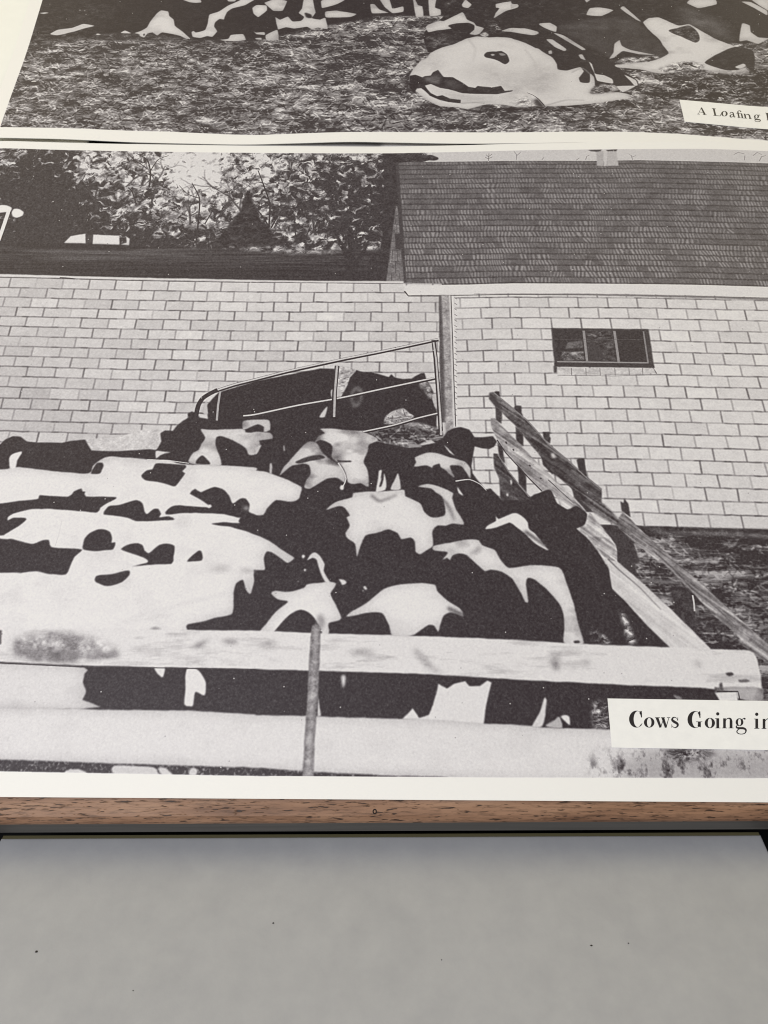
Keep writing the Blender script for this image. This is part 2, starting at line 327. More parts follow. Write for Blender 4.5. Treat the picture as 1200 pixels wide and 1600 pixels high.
WALL_R = [
('4737,4380 5254,4393 6415,4389 7567,4357 8823,4311 10754,4259',[4949,5215,5482,5748,6013,6279,6544,6809,7073,7337,7600,7863,8125,8387,8648,8909,9171,9432,9692,9953,10213,10473]),
('4733,4258 5246,4270 6398,4266 7542,4240 8791,4200 10710,4154',[4776,5041,5306,5571,5836,6101,6366,6629,6893,7156,7419,7681,7943,8204,8465,8726,8986,9247,9507,9767,10027,10286,10545]),
('4729,4140 5238,4152 6381,4151 7518,4127 8759,4090 10666,4047',[4957,5219,5481,5743,6005,6267,6528,6789,7049,7309,7569,7828,8086,8345,8603,8861,9118,9376,9633,9890,10147,10403]),
('4725,4019 5230,4033 6365,4030 7492,4007 8723,3970 10616,3928',[4789,5051,5313,5575,5837,6098,6360,6620,6881,7141,7401,7660,7918,8177,8435,8692,8950,9208,9465,9722,9979,10235,10491]),
('4720,3899 5223,3914 6347,3905 7466,3883 8687,3847 10565,3806',[4956,5217,5476,5736,5996,6255,6514,6772,7030,7288,7545,7802,8058,8314,8570,8826,9081,9337,9592,9846,10101,10355]),
('4716,3782 5215,3794 6331,3786 7440,3761 8651,3724 10513,3681',[4820,5081,5340,5600,5859,6119,6378,6636,6894,7152,7409,7666,7922,8178,8433,8689,8944,9199,9454,9709,9963,10217,10471]),
('4712,3661 5207,3676 6314,3665 7415,3642 8616,3605 10464,3563',[4956,5216,5475,5734,5993,6252,6511,6768,7026,7283,7540,7796,8052,8307,8562,8817,9072,9326,9581,9835,10089,10342]),
('4709,3548 5199,3555 6297,3547 7389,3519 8580,3479 10410,3433',[4822,5081,5341,5600,5859,6118,6376,6634,6891,7148,7405,7661,7917,8172,8427,8682,8937,9191,9445,9699,9953,10206]),
('4705,3429 5191,3436 6280,3426 7364,3403 8547,3368 10366,3327',[4953,5212,5471,5730,5988,6247,6505,6762,7019,7276,7532,7788,8043,8298,8553,8808,9062,9317,9571,9825,10078,10331]),
('4700,3307 5183,3317 6264,3307 7339,3285 8513,3250 10317,3210',[4819,5080,5341,5601,5861,6121,6381,6640,6899,7157,7415,7673,7930,8186,8443,8699,8955,9211,9467,9722,9977,10232]),
('4696,3188 5175,3197 6247,3190 7314,3168 8479,3134 10270,3095',[4937,5197,5456,5715,5974,6233,6491,6749,7006,7264,7520,7776,8032,8287,8542,8798,9052,9307,9561,9816,10069]),
('4692,3070 5167,3079 6231,3073 7289,3051 8445,3017 10221,2979',[4814,5075,5336,5597,5857,6118,6377,6637,6896,7154,7412,7670,7927,8184,8440,8696,8953,9209,9464,9720,9975]),
('4689,2955 5159,2955 6214,2953 7263,2927 8407,2891 10167,2849',[4941,5201,5462,5722,5982,6242,6501,6759,7017,7275,7532,7789,8045,8301,8557,8813,9069,9324,9579,9834,10088]),
('4684,2835 5151,2835 6198,2833 7238,2808 8373,2772 10118,2731',[4818,5078,5338,5598,5858,6117,6376,6634,6892,7149,7406,7662,7918,8174,8429,8684,8939,9194,9448,9702,9956]),
('4680,2717 5143,2715 6181,2713 7211,2683 8335,2641 10062,2596',[4686,4946,5206,5467,5727,5987,6246,6505,6763,7021,7278,7535,7791,8047,8302,8558,8813,9068,9323,9577,9831]),
('4677,2605 5135,2599 6164,2591 7186,2564 8300,2525 10014,2482',[4827,5087,5347,5606,5866,6125,6383,6641,6898,7156,7412,7668,7923,8178,8433,8688,8943,9197,9451,9705,9958]),
('4673,2484 5127,2479 6147,2470 7159,2440 8264,2401 9962,2357',[4688,4947,5206,5466,5724,5983,6241,6499,6756,7013,7269,7524,7779,8034,8288,8543,8797,9051,9305,9558,9811]),
('4669,2368 5120,2361 6130,2350 7134,2321 8229,2282 9913,2240',[4830,5089,5347,5606,5864,6122,6379,6636,6892,7148,7403,7658,7913,8167,8421,8675,8928,9181,9434,9687]),
('4665,2260 5112,2247 6114,2230 7109,2204 8196,2168 9867,2128',[4716,4972,5227,5483,5738,5993,6247,6501,6755,7008,7260,7513,7764,8015,8267,8518,8769,9019,9269,9519,9769]),
('4661,2143 5104,2131 6097,2113 7084,2088 8162,2052 9819,2013',[4844,5099,5354,5608,5863,6117,6370,6623,6876,7129,7380,7632,7882,8133,8384,8634,8884,9134,9383,9632]),
('4658,2037 5097,2015 6081,1994 7059,1967 8126,1930 9768,1890',[]),
]
LOW_OPS = [
('p',0.1,0,0.45,'streak',0.06,1,'-229,4833 848,4855 1687,4875 2471,4847 3192,4818 3849,4837 4328,4824 4324,4404 2924,4427 1749,4467 -144,4519'),
('p',0.3,1,0.90,'',0,1,'699,4801 1096,4816 1536,4813 2019,4786 2302,4750 1903,4759 1501,4783 1003,4781'),
('p',0.26,1,0.89,'',0,1,'817,4716 1112,4734 1548,4741 1909,4722 1513,4709 1119,4697'),
('p',0.42,1,0.60,'leaf',0.3,1,'2732,4832 2891,4846 3069,4873 3292,4821 3611,4815 3691,4797 3294,4781 2994,4801'),
('p',0.04,0,1.18,'streak',0.025,1,'-63,4659 525,4689 1323,4666 2117,4644 2910,4609 4090,4576 4169,4448 2923,4442 1747,4482 -30,4535'),
('p',0.05,0,0.18,'',0,1,'3679,4863 3722,4757 3741,4446 3838,4447 3834,4627 3910,4784 3967,4998 3889,4837 3832,4718 3791,4784 3793,5105 3742,5132 3754,4837 3697,4917 3621,5104 3601,5077'),
('p',0.05,0,0.29,'',0,1,'3936,4447 3951,4679 3990,4785 4040,4680 4033,4448'),
('l',0.060,1,0.93,0.41,0.00,'2992,5101 2982,5402 2914,5625 2834,5855'),
('l',0.060,1,0.82,0.41,0.00,'3013,5101 3082,5292 3138,5375'),
('l',0.060,1,0.72,0.31,0.00,'2990,5128 2897,5291 2829,5373'),
('l',0.080,1,0.61,0.30,0.00,'3265,4941 3236,5102 3199,5211'),
('l',0.080,1,0.61,0.30,0.00,'3348,4888 3361,5022 3395,5157'),
('l',0.090,1,0.84,0.42,0.00,'1790,5611 1775,5809 1720,5983 1601,6070'),
('l',0.100,1,0.53,0.32,0.00,'1764,5808 1826,5985 1924,6047'),
('l',0.100,1,0.53,0.21,0.00,'1736,5866 1593,5980 1491,6098'),
('l',0.080,1,0.92,0.41,0.00,'2321,4936 2312,5205 2293,5478 2200,5673'),
('l',0.100,1,0.52,0.21,0.00,'2293,5478 2173,5532 2078,5643'),
('l',0.080,1,0.62,0.21,0.00,'2379,5151 2441,5342 2451,5453'),
('l',0.090,1,0.62,0.31,0.00,'1127,5464 1111,5628 1140,5768'),
('l',0.080,1,0.83,0.52,0.00,'1695,5390 1631,5553 1582,5608'),
('p',0.055,1,0.31,'leaf',0.07,7,'2769,5610 2808,5512 2837,5401 2887,5291 2936,5182 3026,5047 3126,4914 3069,4873 2688,4872 2487,4884 2537,4991 2595,5126 2637,5221 2690,5317 2701,5427 2746,5511'),
('p',0.9,0,0.15,'',0,1,'1080,4904 1125,4989 1260,5021 1289,4899'),
('p',0.9,0,0.15,'',0,1,'1335,5011 1587,4999 1605,4885 1347,4892'),
('p',0.85,0,0.15,'',0,1,'1649,4992 1690,4960 1697,4875 1614,4890 1665,4912'),
('p',0.12,0,0.18,'',0,1,'1270,5011 1336,5006 1346,4894 1285,4899'),
('p',0.03,0,0.60,'',0,1,'640,4891 1081,4896 1697,4872 1890,4854 1696,4813 692,4835'),
('l',0.920,0,1.83,1.83,0.00,'480,5308 455,4927'),
('p',0.96,1,0.15,'',0,1,'350,5324 383,5366 444,5367 502,5334 496,5289 441,5278 370,5272'),
('p',0.96,1,0.15,'',0,1,'512,5282 525,5321 576,5322 624,5283 622,5236 576,5212 532,5229'),
('p',0.06,0,0.19,'leaf',0.04,1,'4058,6197 4198,6194 4213,5980 4225,5774 4208,5407 4184,5161 4111,4448 4013,4448 4067,4999 4084,5491 4081,5952'),
('p',0.36,0,0.15,'fine',0.08,1,'4198,5393 4217,5380 4233,5134 4268,4826 4274,4449 4111,4448 4164,5026'),
('l',0.140,0,0.26,0.26,0.00,'4192,5270 4225,5270'),
('l',0.140,0,0.25,0.25,0.00,'4180,5155 4237,5156'),
('l',0.140,0,0.25,0.25,0.00,'4168,5047 4249,5048'),
('l',0.140,0,0.25,0.25,0.00,'4152,4940 4256,4941'),
('l',0.140,0,0.25,0.25,0.00,'4144,4831 4268,4831'),
('l',0.140,0,0.25,0.25,0.00,'4129,4693 4269,4694'),
('l',0.140,0,0.24,0.24,0.00,'4118,4550 4273,4551'),
('l',0.160,0,0.25,0.25,0.00,'4192,5256 4196,5155'),
('l',0.160,0,0.25,0.25,0.00,'4208,5155 4210,5048'),
('l',0.160,0,0.25,0.25,0.00,'4168,4831 4163,4693'),
('l',0.160,0,0.25,0.25,0.00,'4212,4823 4216,4694'),
('l',0.160,0,0.25,0.25,0.00,'4252,4823 4256,4694'),
('l',0.160,0,0.25,0.25,0.00,'4196,4691 4198,4551'),
('l',0.160,0,0.24,0.24,0.00,'4161,4545 4157,4448'),
('l',0.160,0,0.24,0.24,0.00,'4235,4546 4239,4449'),
('p',0.1,0,0.15,'',0,1,'4192,5039 4249,5040 4268,4839 4192,4839'),
('roof','4199,5979 4895,5972 5350,5964 6169,5948 6610,5952 7234,5929 7873,5931 9287,5933 11029,5861','4284,4403 4837,4414 5257,4431 6013,4431 6420,4429 7000,4421 7576,4401 8835,4351 10418,4277'),
('p',0.12,0,0.15,'',0,1,'4198,5981 4225,5980 4269,5107 4297,4411 4274,4449 4233,5107'),
('p',0.07,1,0.16,'leaf',0.1,4,'4187,6096 4294,6112 4422,6103 4507,6071 4571,6063 4625,6014 4582,5997 4506,5987 4421,5977 4293,5979 4198,5975'),
('p',0.66,0,0.16,'',0,1,'6192,6077 6267,6082 6246,5881 6179,5882'),
('p',0.78,0,0.16,'',0,1,'6267,6082 6299,6082 6279,5881 6246,5881'),
('p',0.7,0,0.16,'',0,1,'6299,6082 6390,6087 6392,5880 6279,5881'),
('p',0.1,0,0.16,'',0,1,'6110,6097 6248,6100 6235,6076 6192,6071 6140,6078'),
('p',0.1,0,0.16,'',0,1,'6289,6094 6407,6104 6389,6078 6309,6076'),
('l',0.350,0,0.23,0.23,0.00,'5393,5975 5402,6049 5379,6094'),
('l',0.350,0,0.23,0.23,0.00,'5401,6034 5442,6078'),
('l',0.350,0,0.23,0.23,0.00,'6537,5957 6533,6015 6514,6029'),
('l',0.350,0,0.23,0.23,0.00,'6530,5991 6575,6014'),
('l',0.350,0,0.24,0.24,0.00,'7644,5962 7660,6026'),
('l',0.350,0,0.24,0.24,0.00,'7550,6035 7599,6067 7660,6049'),
('l',0.350,0,0.24,0.24,0.00,'7742,6030 7794,6077 7832,6049'),
('l',0.350,0,0.24,0.24,0.00,'7793,5960 7826,6020 7873,6037'),
('l',0.350,0,0.23,0.23,0.00,'6076,5963 6091,6009 6118,6026'),
('l',0.350,0,0.23,0.23,0.00,'5981,5959 6015,5987'),
('l',0.350,0,0.23,0.23,0.00,'5646,5971 5669,6005'),
('l',0.300,0,0.26,0.26,0.00,'5119,5973 5129,6076'),
('l',0.300,0,0.26,0.26,0.00,'5126,6023 5098,6060'),
('l',0.300,0,0.26,0.26,0.00,'5127,6035 5158,6063'),
('l',0.300,0,0.26,0.26,0.00,'5123,6005 5160,6027'),
('l',0.300,0,0.26,0.26,0.00,'5123,5999 5088,6024'),
('wallL',),
('wallR',),
('p',0.86,0,0.15,'',0,1,'-228,4539 563,4520 1746,4485 2922,4460 3507,4453 4270,4454 4270,4426 3508,4432 2923,4437 1751,4457 570,4489 -220,4508'),
('l',0.120,1,0.29,0.29,0.00,'-218,4500 572,4481 1162,4469 1752,4449 2339,4437 2924,4429'),
('l',0.200,1,0.24,0.24,0.00,'2924,4429 3508,4427 4266,4421'),
('l',0.050,1,0.59,0.59,0.00,'1121,4479 1200,4474 1261,4464'),
('p',0.9,0,0.14,'',0,1,'4278,4403 4837,4414 5257,4431 6013,4431 6420,4429 7000,4421 7576,4401 8835,4351 10418,4277 10369,4152 8800,4232 7551,4285 6979,4300 6404,4310 6000,4314 5249,4313 4832,4301 4312,4291 4278,4343'),
('l',0.080,0,0.64,0.64,0.00,'4277,4335 4312,4279 4612,4281'),
('l',0.200,0,0.46,0.46,0.00,'4612,4285 5248,4301 5999,4301 6402,4297 6976,4285 7548,4270 8796,4217'),
('p',0.4,0,0.14,'',0,1,'4902,4306 5248,4300 5825,4296 6400,4284 6973,4269 7543,4245 7547,4265 6977,4292 6403,4306 5827,4313 4902,4309'),
('p',0.2,0,0.14,'',0,1,'4587,4289 4618,4290 4621,3631 4630,2934 4570,2933 4577,3631'),
('p',0.58,0,0.27,'fine',0.1,1,'4609,4290 4686,4290 4691,3632 4677,2569 4609,2569 4609,2933 4614,3631'),
('p',0.8,0,0.14,'',0,1,'4680,4290 4695,4290 4698,3275 4691,2569 4667,2569 4676,3632'),
('p',0.88,0,0.14,'',0,1,'4703,4290 4724,4275 4721,3632 4705,2569 4688,2569 4699,3632'),
('l',0.100,0,0.32,0.32,0.00,'4697,4290 4693,3406 4692,2892'),
('l',0.250,0,0.24,0.24,0.00,'4727,4263 4749,4243'),
('l',0.250,0,0.24,0.24,0.00,'4725,4199 4747,4179'),
('l',0.250,0,0.24,0.24,0.00,'4723,4135 4745,4116'),
('l',0.250,0,0.24,0.24,0.00,'4721,4072 4743,4052'),
('l',0.250,0,0.24,0.24,0.00,'4719,4009 4741,3990'),
('l',0.250,0,0.24,0.24,0.00,'4716,3947 4738,3928'),
('l',0.250,0,0.23,0.23,0.00,'4714,3885 4736,3866'),
('l',0.250,0,0.23,0.23,0.00,'4712,3824 4734,3805'),
('l',0.250,0,0.23,0.23,0.00,'4710,3763 4732,3745'),
('l',0.250,0,0.23,0.23,0.00,'4708,3703 4730,3685'),
('l',0.250,0,0.23,0.23,0.00,'4706,3643 4728,3625'),
('l',0.250,0,0.23,0.23,0.00,'4704,3584 4726,3566'),
('l',0.250,0,0.23,0.23,0.00,'4702,3525 4724,3507'),
('l',0.250,0,0.23,0.23,0.00,'4700,3467 4722,3449'),
('l',0.250,0,0.23,0.23,0.00,'4698,3409 4720,3391'),
('l',0.250,0,0.23,0.23,0.00,'4697,3351 4718,3334'),
('l',0.250,0,0.23,0.23,0.00,'4695,3294 4716,3277'),
('l',0.250,0,0.22,0.22,0.00,'4693,3238 4714,3220'),
('l',0.250,0,0.22,0.22,0.00,'4691,3181 4712,3164'),
('l',0.250,0,0.22,0.22,0.00,'4689,3126 4710,3109'),
('l',0.250,0,0.22,0.22,0.00,'4687,3070 4708,3053'),
('l',0.250,0,0.22,0.22,0.00,'4685,3015 4706,2999'),
('p',0.1,0,0.14,'',0,1,'5567,3920 6423,3911 6414,3496 5561,3505'),
('p',0.04,0,0.14,'',0,1,'5582,3906 5841,3900 5832,3565 5592,3559'),
('p',0.16,0,0.14,'leaf',0.14,1,'5877,3894 6111,3890 6098,3566 5863,3561'),
('p',0.035,0,0.14,'',0,1,'6139,3890 6373,3887 6357,3559 6131,3562'),
('p',0.24,0,0.17,'fine',0.1,1,'5700,3764 5829,3788 5829,3702 5671,3694'),
('p',0.3,0,0.22,'leaf',0.2,1,'5649,3660 5827,3665 5824,3569 5607,3564'),
('p',0.1,1,0.22,'',0,1,'5882,3765 5947,3765 5984,3684 5979,3566 5869,3565'),
('l',0.500,0,1.11,1.11,0.00,'5851,3893 5845,3560'),
('l',0.500,0,1.11,1.11,0.00,'6120,3890 6116,3557'),
('l',0.420,0,0.74,0.74,0.00,'6375,3887 6367,3550'),
('l',0.500,0,0.73,0.73,0.00,'5587,3555 6371,3547'),
('l',0.250,0,0.19,0.19,0.00,'5578,3798 6360,3797'),
('p',0.08,0,0.14,'',0,1,'5561,3545 6405,3532 6414,3494 5557,3505'),
('p',0.15,0,0.14,'',0,1,'5554,3512 5583,3505 5573,3438 5548,3438'),
('l',0.160,0,0.46,0.46,0.00,'6393,3516 6423,3434'),
('p',0.78,0,0.14,'fine',0.06,1,'5585,3492 6408,3491 6419,3434 5578,3416'),
('l',0.300,0,0.23,0.23,0.00,'5702,3488 5698,3412'),
('l',0.300,0,0.23,0.23,0.00,'5826,3488 5821,3413'),
('l',0.300,0,0.23,0.23,0.00,'5946,3489 5941,3413'),
('l',0.300,0,0.23,0.23,0.00,'6074,3490 6068,3414'),
('l',0.300,0,0.23,0.23,0.00,'6195,3490 6188,3415'),
('l',0.300,0,0.23,0.23,0.00,'6311,3491 6304,3415'),
('l',0.300,0,0.20,0.20,0.00,'5578,3413 6060,3407 6461,3423'),
('p',0.8,1,0.21,'fine',0.06,1,'1683,2750 1934,2785 2024,2814 2068,2838 2171,2851 2273,2842 2287,2736 2266,2663 1962,2643 1727,2648'),
('p',0,0,0.14,'',0,1,'2706,3220 3012,3338 3550,3472 3674,3468 3691,3182 3741,3183 3792,3302 3808,3379 3861,3458 3916,3436 3989,3438 4062,3414 4138,3386 4160,3415 4189,3382 4262,3366 4334,3371 4362,3396 4417,3429 4444,3425 4461,3361 4487,3306 4516,3230 4504,3165 4521,3101 4537,3042 4533,2850 2596,2839 2644,2964 2618,3091'),
('p',0.72,1,0.22,'leaf',0.2,1,'3703,3486 3805,3477 3857,3451 3808,3391 3783,3313 3748,3248 3719,3204'),
('p',0.72,1,0.16,'',0,1,'3653,3247 3712,3269 3740,3237 3733,3183 3661,3174'),
('p',0.8,1,0.13,'',0,1,'3567,2990 3595,3043 3629,3086 3622,3022 3610,2980 3571,2974'),
('p',0.25,1,0.40,'',0,1,'3813,3205 3833,3270 3882,3296 3923,3249 3921,3162 3887,3087 3843,3076 3824,3129'),
('p',0.05,1,0.40,'',0,1,'3835,3187 3865,3248 3899,3216 3893,3151 3861,3115'),
('p',0.5,1,0.41,'leaf',0.2,1,'4397,3306 4443,3361 4487,3295 4509,3219 4494,3161 4459,3208'),
('p',0.72,0,0.13,'',0,1,'4505,3208 4549,3219 4548,3059 4524,3091'),
('p',0.62,1,0.16,'leaf',0.25,1,'4102,2920 4119,2993 4172,3040 4261,3070 4314,3020 4352,2990 4278,2932 4207,2910'),
('l',0.120,0,0.19,0.19,0.00,'4123,2962 4331,2995'),
('l',0.120,0,0.19,0.19,0.00,'4172,2994 4165,2931'),
('l',0.120,0,0.19,0.19,0.00,'4261,3057 4278,2994'),
('p',0.22,1,0.31,'straw',0.28,1,'3919,2816 4032,2858 4137,2900 4313,2942 4541,2881 4591,2799 4521,2789 4450,2748 4311,2690 4138,2716 4051,2745'),
('l',0.020,1,1.76,1.76,0.00,'2678,3232 2834,3296 3011,3352 3277,3437 3730,3563 4097,3657 4571,3786'),
('l',0.780,1,0.80,0.80,0.00,'2677,3239 2833,3303 3010,3359 3277,3445 3729,3571 4097,3664 4571,3794'),
('l',0.020,1,1.97,1.97,0.00,'2541,2985 2550,3090 2578,3159 2635,3209 2694,3246'),
('p',0.75,0,0.13,'',0,1,'2611,3155 2639,3006 2614,2995 2589,3027 2594,3091'),
('l',0.620,0,0.89,0.89,0.00,'2718,3231 2714,3091 2719,2940'),
('l',0.020,1,1.56,1.56,0.00,'2934,2981 3039,2996 3388,3089 3742,3166 4099,3261 4543,3377'),
('l',0.780,1,0.72,0.72,0.00,'2933,2988 3038,3003 3388,3096 3742,3173 4099,3268 4543,3385'),
('l',0.020,1,1.39,1.39,0.00,'3927,2831 4172,2894 4384,2968 4558,3020'),
('l',0.780,1,0.63,0.63,0.00,'3927,2838 4172,2901 4384,2975 4558,3026'),
('l',0.020,0,1.98,1.98,0.00,'3695,3502 3683,3226 3684,2980'),
('l',0.660,0,0.99,0.99,0.00,'3695,3502 3686,3226 3688,2980'),
('l',0.020,0,1.81,1.81,0.00,'4528,3781 4542,3585 4555,3274 4568,2850'),
('l',0.700,0,0.82,0.82,0.00,'4528,3758 4547,3563 4557,3274 4572,2892'),
('l',0.750,0,0.79,0.79,0.00,'4566,3038 4570,2809'),
('p',0.13,0,0.12,'ground',0.3,1,'5492,2016 6081,1995 7059,1968 8274,1935 11382,1826 10440,80 5809,49 5600,418 5591,722 5546,1583'),
('p',0.05,0,0.37,'fine',0.06,1,'5802,1998 6081,1994 7060,1974 8197,1949 8186,1913 7050,1924 6237,1946 6078,1972 5807,1899'),
('p',0.34,1,0.49,'fine',0.1,1,'6141,1955 6728,1949 7050,1924 7045,1902 6723,1922 6333,1929'),
('p',0.07,0,0.24,'',0,1,'5799,1971 6002,1900 6038,1689 5845,1688 5798,1827'),
('p',0.06,0,0.48,'',0,1,'5863,1828 5988,1793 6003,1551 5924,1551 5866,1722'),
('p',0.35,1,0.36,'',0,1,'6004,1560 6178,1552 6302,1533 6174,1527 6017,1538'),
('p',0.06,0,0.35,'leaf',0.06,1,'6236,1519 6373,1486 6380,1386 6380,1159 6381,1080 6282,1222 6236,1319'),
('l',0.750,1,0.63,0.63,0.00,'6390,1436 6391,1386 6384,1312'),
('p',0,0,0.13,'',0,0.6,'-1571,2533 684,2618 977,2698 1008,2747 1064,2781 1128,2775 1190,2729 1271,2718 1480,2719 1544,2737 1662,2750 1692,2702 1732,2648 1822,2642 1962,2643 2198,2662 2251,2654 2265,2669 2287,2736 2271,2815 2304,2842 2368,2837 2398,2890 2445,2940 2484,2969 2469,3006 2504,3029 2549,3007 2574,2969 2628,2960 2673,2935 2795,2933 2937,2943 3040,2987 3252,2989 3574,2915 3893,2818 4051,2745 4311,2686 4520,2736 4486,2768 4584,2785 4627,2851 4672,2876 4734,2889 4803,2862 4843,2791 4904,2791 4992,2802 5024,2751 4995,2700 4959,2678 4899,2686 4839,2705 4817,2590 4805,2520 4811,2452 4866,2366 4906,2308 4948,2318 5019,2233 5110,2225 5262,2241 5332,2279 5402,2311 5426,2298 5458,2189 5536,2134 5606,2171 5682,2098 5655,2006 5599,1977 5674,1880 5743,1774 5785,1653 5799,1636 5804,1483 5899,1367 6030,1189 6161,1039 6216,1000 6157,637 5439,545 -736,505'),
('p',0.925,1,0.12,'cow',0.02,1,'-1523,2416 519,2457 1030,2467 1113,2480 1179,2490 1337,2471 1530,2449 1745,2438 1768,2503 1818,2560 1882,2593 2039,2584 2248,2565 2378,2560 2441,2536 2537,2521 2700,2522 3079,2497 3081,2471 3150,2462 3255,2424 3378,2367 3456,2319 3448,2253 3440,2219 3404,2196 3354,2192 3304,2201 3262,2204 3230,2176 3192,2129 3171,2074 3113,2070 3064,2064 3014,2064 2985,2018 3126,1913 3228,1856 3297,1812 3382,1751 3432,1715 3387,1673 3336,1707 3260,1759 3219,1768 3203,1715 3214,1654 3214,1616 3150,1614 3131,1611 3144,1525 3135,1458 3121,1423 3086,1458 3061,1533 3030,1525 3008,1503 2999,1432 3005,1275 2899,1242 2794,1209 2688,1187 2681,1165 2693,1142 2698,1104 -973,1081'),
('p',0,1,0.13,'',0,1,'2171,2418 2210,2466 2252,2476 2263,2520 2296,2532 2516,2513 2488,2458 2518,2439 2486,2381 2451,2323 2381,2342 2310,2364 2206,2379'),
('p',0,1,0.13,'',0,1,'1763,2435 1778,2493 1797,2533 1840,2533 1854,2503 1843,2464 1831,2435'),
('p',0,1,0.12,'',0,1,'-1375,2056 612,2105 1099,2164 1229,2183 1391,2207 1394,2237 1623,2227 1657,2271 1710,2299 1724,2271 1749,2271 1760,2230 2002,2221 1935,2168 1891,2131 1873,2088 1713,2102 1595,2111 1476,2119 1344,2113 1219,2075 1186,2044 1195,2016 1227,2038 1309,2042 1336,2026 1291,1971 1192,1898 1162,1885 684,1832 -1234,1715'),
('p',0,1,0.12,'',0,1,'1926,2076 1956,2141 2037,2156 2101,2179 2165,2198 2215,2174 2243,2096 2266,2078 2310,2120 2346,2122 2374,2078 2361,2050 2434,2060 2484,2033 2357,2021 2192,2016 2122,2044 2019,2063'),
('p',0,1,0.13,'',0,1,'2577,2257 2614,2301 2659,2271 2764,2321 2843,2291 2890,2240 2921,2174 2976,2216 3018,2216 3059,2166 3053,2101 3113,2073 3137,2028 3033,2045 2949,2058 2847,2081 2613,2091 2407,2078 2441,2138 2506,2153 2741,2140 2703,2182 2631,2229'),
('p',0,1,0.12,'',0,1,'2776,1998 2870,2011 2970,2003 3125,2027 3151,1901 3042,1936 2924,1972 2807,1987'),
('p',0,1,0.12,'',0,1,'1818,1777 1815,1857 1846,1911 1906,1944 1956,1944 2001,1921 2024,1876 2028,1831 2057,1837 2049,1778 1969,1769 1889,1763'),
('p',0,1,0.12,'',0,1,'2109,1779 2156,1818 2236,1829 2271,1810 2290,1771 2326,1745 2357,1780 2393,1816 2449,1825 2511,1808 2516,1720 2510,1664 2327,1652 2263,1645 2209,1634 2324,1670 2324,1692 2251,1727 2166,1756'),
('p',0,1,0.12,'',0,1,'2625,1682 2662,1738 2699,1770 2724,1765 2734,1695'),
('p',0,1,0.12,'',0,1,'1954,1527 1959,1561 2002,1570 2081,1575 2142,1596 2197,1605 2205,1566 2156,1511 2080,1485 2033,1485 1973,1506'),
('p',0,1,0.12,'',0,1,'-1337,1965 655,1940 1168,1860 1249,1862 1336,1840 1430,1819 1497,1851 1546,1852 1574,1793 1706,1782 1814,1773 1767,1715 1748,1645 1730,1573 1618,1572 1500,1597 1360,1578 1231,1582 -1156,1525'),
('p',0.9,1,0.13,'',0,1,'2735,2160 2752,2164 2760,2145 2745,2132 2728,2140'),
('p',0.55,1,0.50,'',0,1,'3007,2147 3040,2153 3055,2127 3027,2112'),
('p',0.925,1,0.13,'',0,1,'1107,2476 1084,2548 1081,2584 1097,2612 1172,2636 1166,2598 1149,2549 1151,2476'),
('p',0.86,1,0.13,'',0,1,'2254,2647 2306,2643 2377,2631 2335,2623 2294,2605 2266,2575'),
('l',0.900,1,0.34,0.34,0.00,'2196,2565 2378,2556 2536,2533'),
('p',0.6,1,0.96,'',0,1,'2797,1617 2890,1644 2957,1618 2877,1614'),
('p',0.72,1,0.72,'',0,1,'3021,1619 3085,1628 3151,1602 3072,1593'),
('l',0.800,1,0.39,0.39,0.47,'2189,1197 2395,1279 2637,1347 2944,1428'),
('l',0.800,1,0.39,0.39,0.47,'2281,1205 2554,1264'),
('p',0.5,1,0.35,'',0,1,'2414,1150 2457,1170 2499,1151 2461,1144'),
('p',0.88,1,0.13,'cow',0.12,1,'2594,2856 2700,2850 2944,2862 2965,2829 3018,2825 3052,2834 3175,2822 3193,2771 3085,2750 3100,2710 3069,2623 3009,2615 2982,2675 2904,2729 2849,2759 2776,2791 2734,2779 2732,2708 2774,2608 2797,2513 2666,2518 2535,2537 2535,2586 2558,2636 2599,2657 2618,2717 2641,2778'),
('p',0,1,0.13,'',0,1,'2592,2533 2604,2581 2636,2607 2677,2573 2708,2526'),
('p',0.85,1,0.13,'cow',0.15,1,'2938,2934 3043,2950 3149,2946 3166,2853 3114,2826 3115,2879 3064,2904 2996,2873 2945,2852'),
('p',0.7,1,0.13,'',0,1,'3189,2449 3187,2517 3195,2545 3209,2517 3208,2443'),
('p',0.6,1,0.13,'',0,1,'3285,2697 3295,2701 3303,2657 3293,2649'),
('p',0.75,1,0.13,'',0,1,'3104,2710 3085,2639 3066,2615 3061,2679'),
('p',0.8,1,0.13,'cow',0.3,1,'3272,2424 3301,2502 3372,2601 3428,2681 3486,2742 3547,2732 3621,2626 3675,2573 3727,2544 3763,2505 3799,2427 3792,2365 3732,2407 3647,2397 3582,2349 3516,2306 3473,2319 3487,2386 3519,2445 3502,2519 3453,2534 3369,2516 3320,2473'),
('p',0.06,1,0.15,'',0,1,'3392,2550 3484,2598 3587,2618 3633,2591 3524,2562 3419,2536'),
('p',0.86,1,0.13,'cow',0.22,1,'3576,2865 3655,2870 3752,2856 3927,2837 4033,2786 4052,2754 3982,2715 3969,2644 3941,2555 3977,2467 3984,2328 3919,2360 3869,2350 3818,2369 3799,2446 3762,2520 3683,2593 3684,2699 3633,2743 3581,2757 3538,2732 3562,2794 3616,2825'),
('p',0.03,1,0.13,'',0,1,'3726,2571 3761,2568 3830,2564 3840,2552 3735,2552'),
('l',0.800,1,0.59,0.42,0.00,'3736,2544 3781,2466 3803,2398 3788,2346 3772,2315'),
('p',0.9,1,0.13,'',0,1,'3756,2327 3774,2346 3789,2327 3783,2300 3762,2300'),
('p',0.88,1,0.13,'',0,1,'4042,2283 4058,2409 4064,2471 4088,2479 4078,2390 4102,2452 4124,2361 4116,2302 4072,2283'),
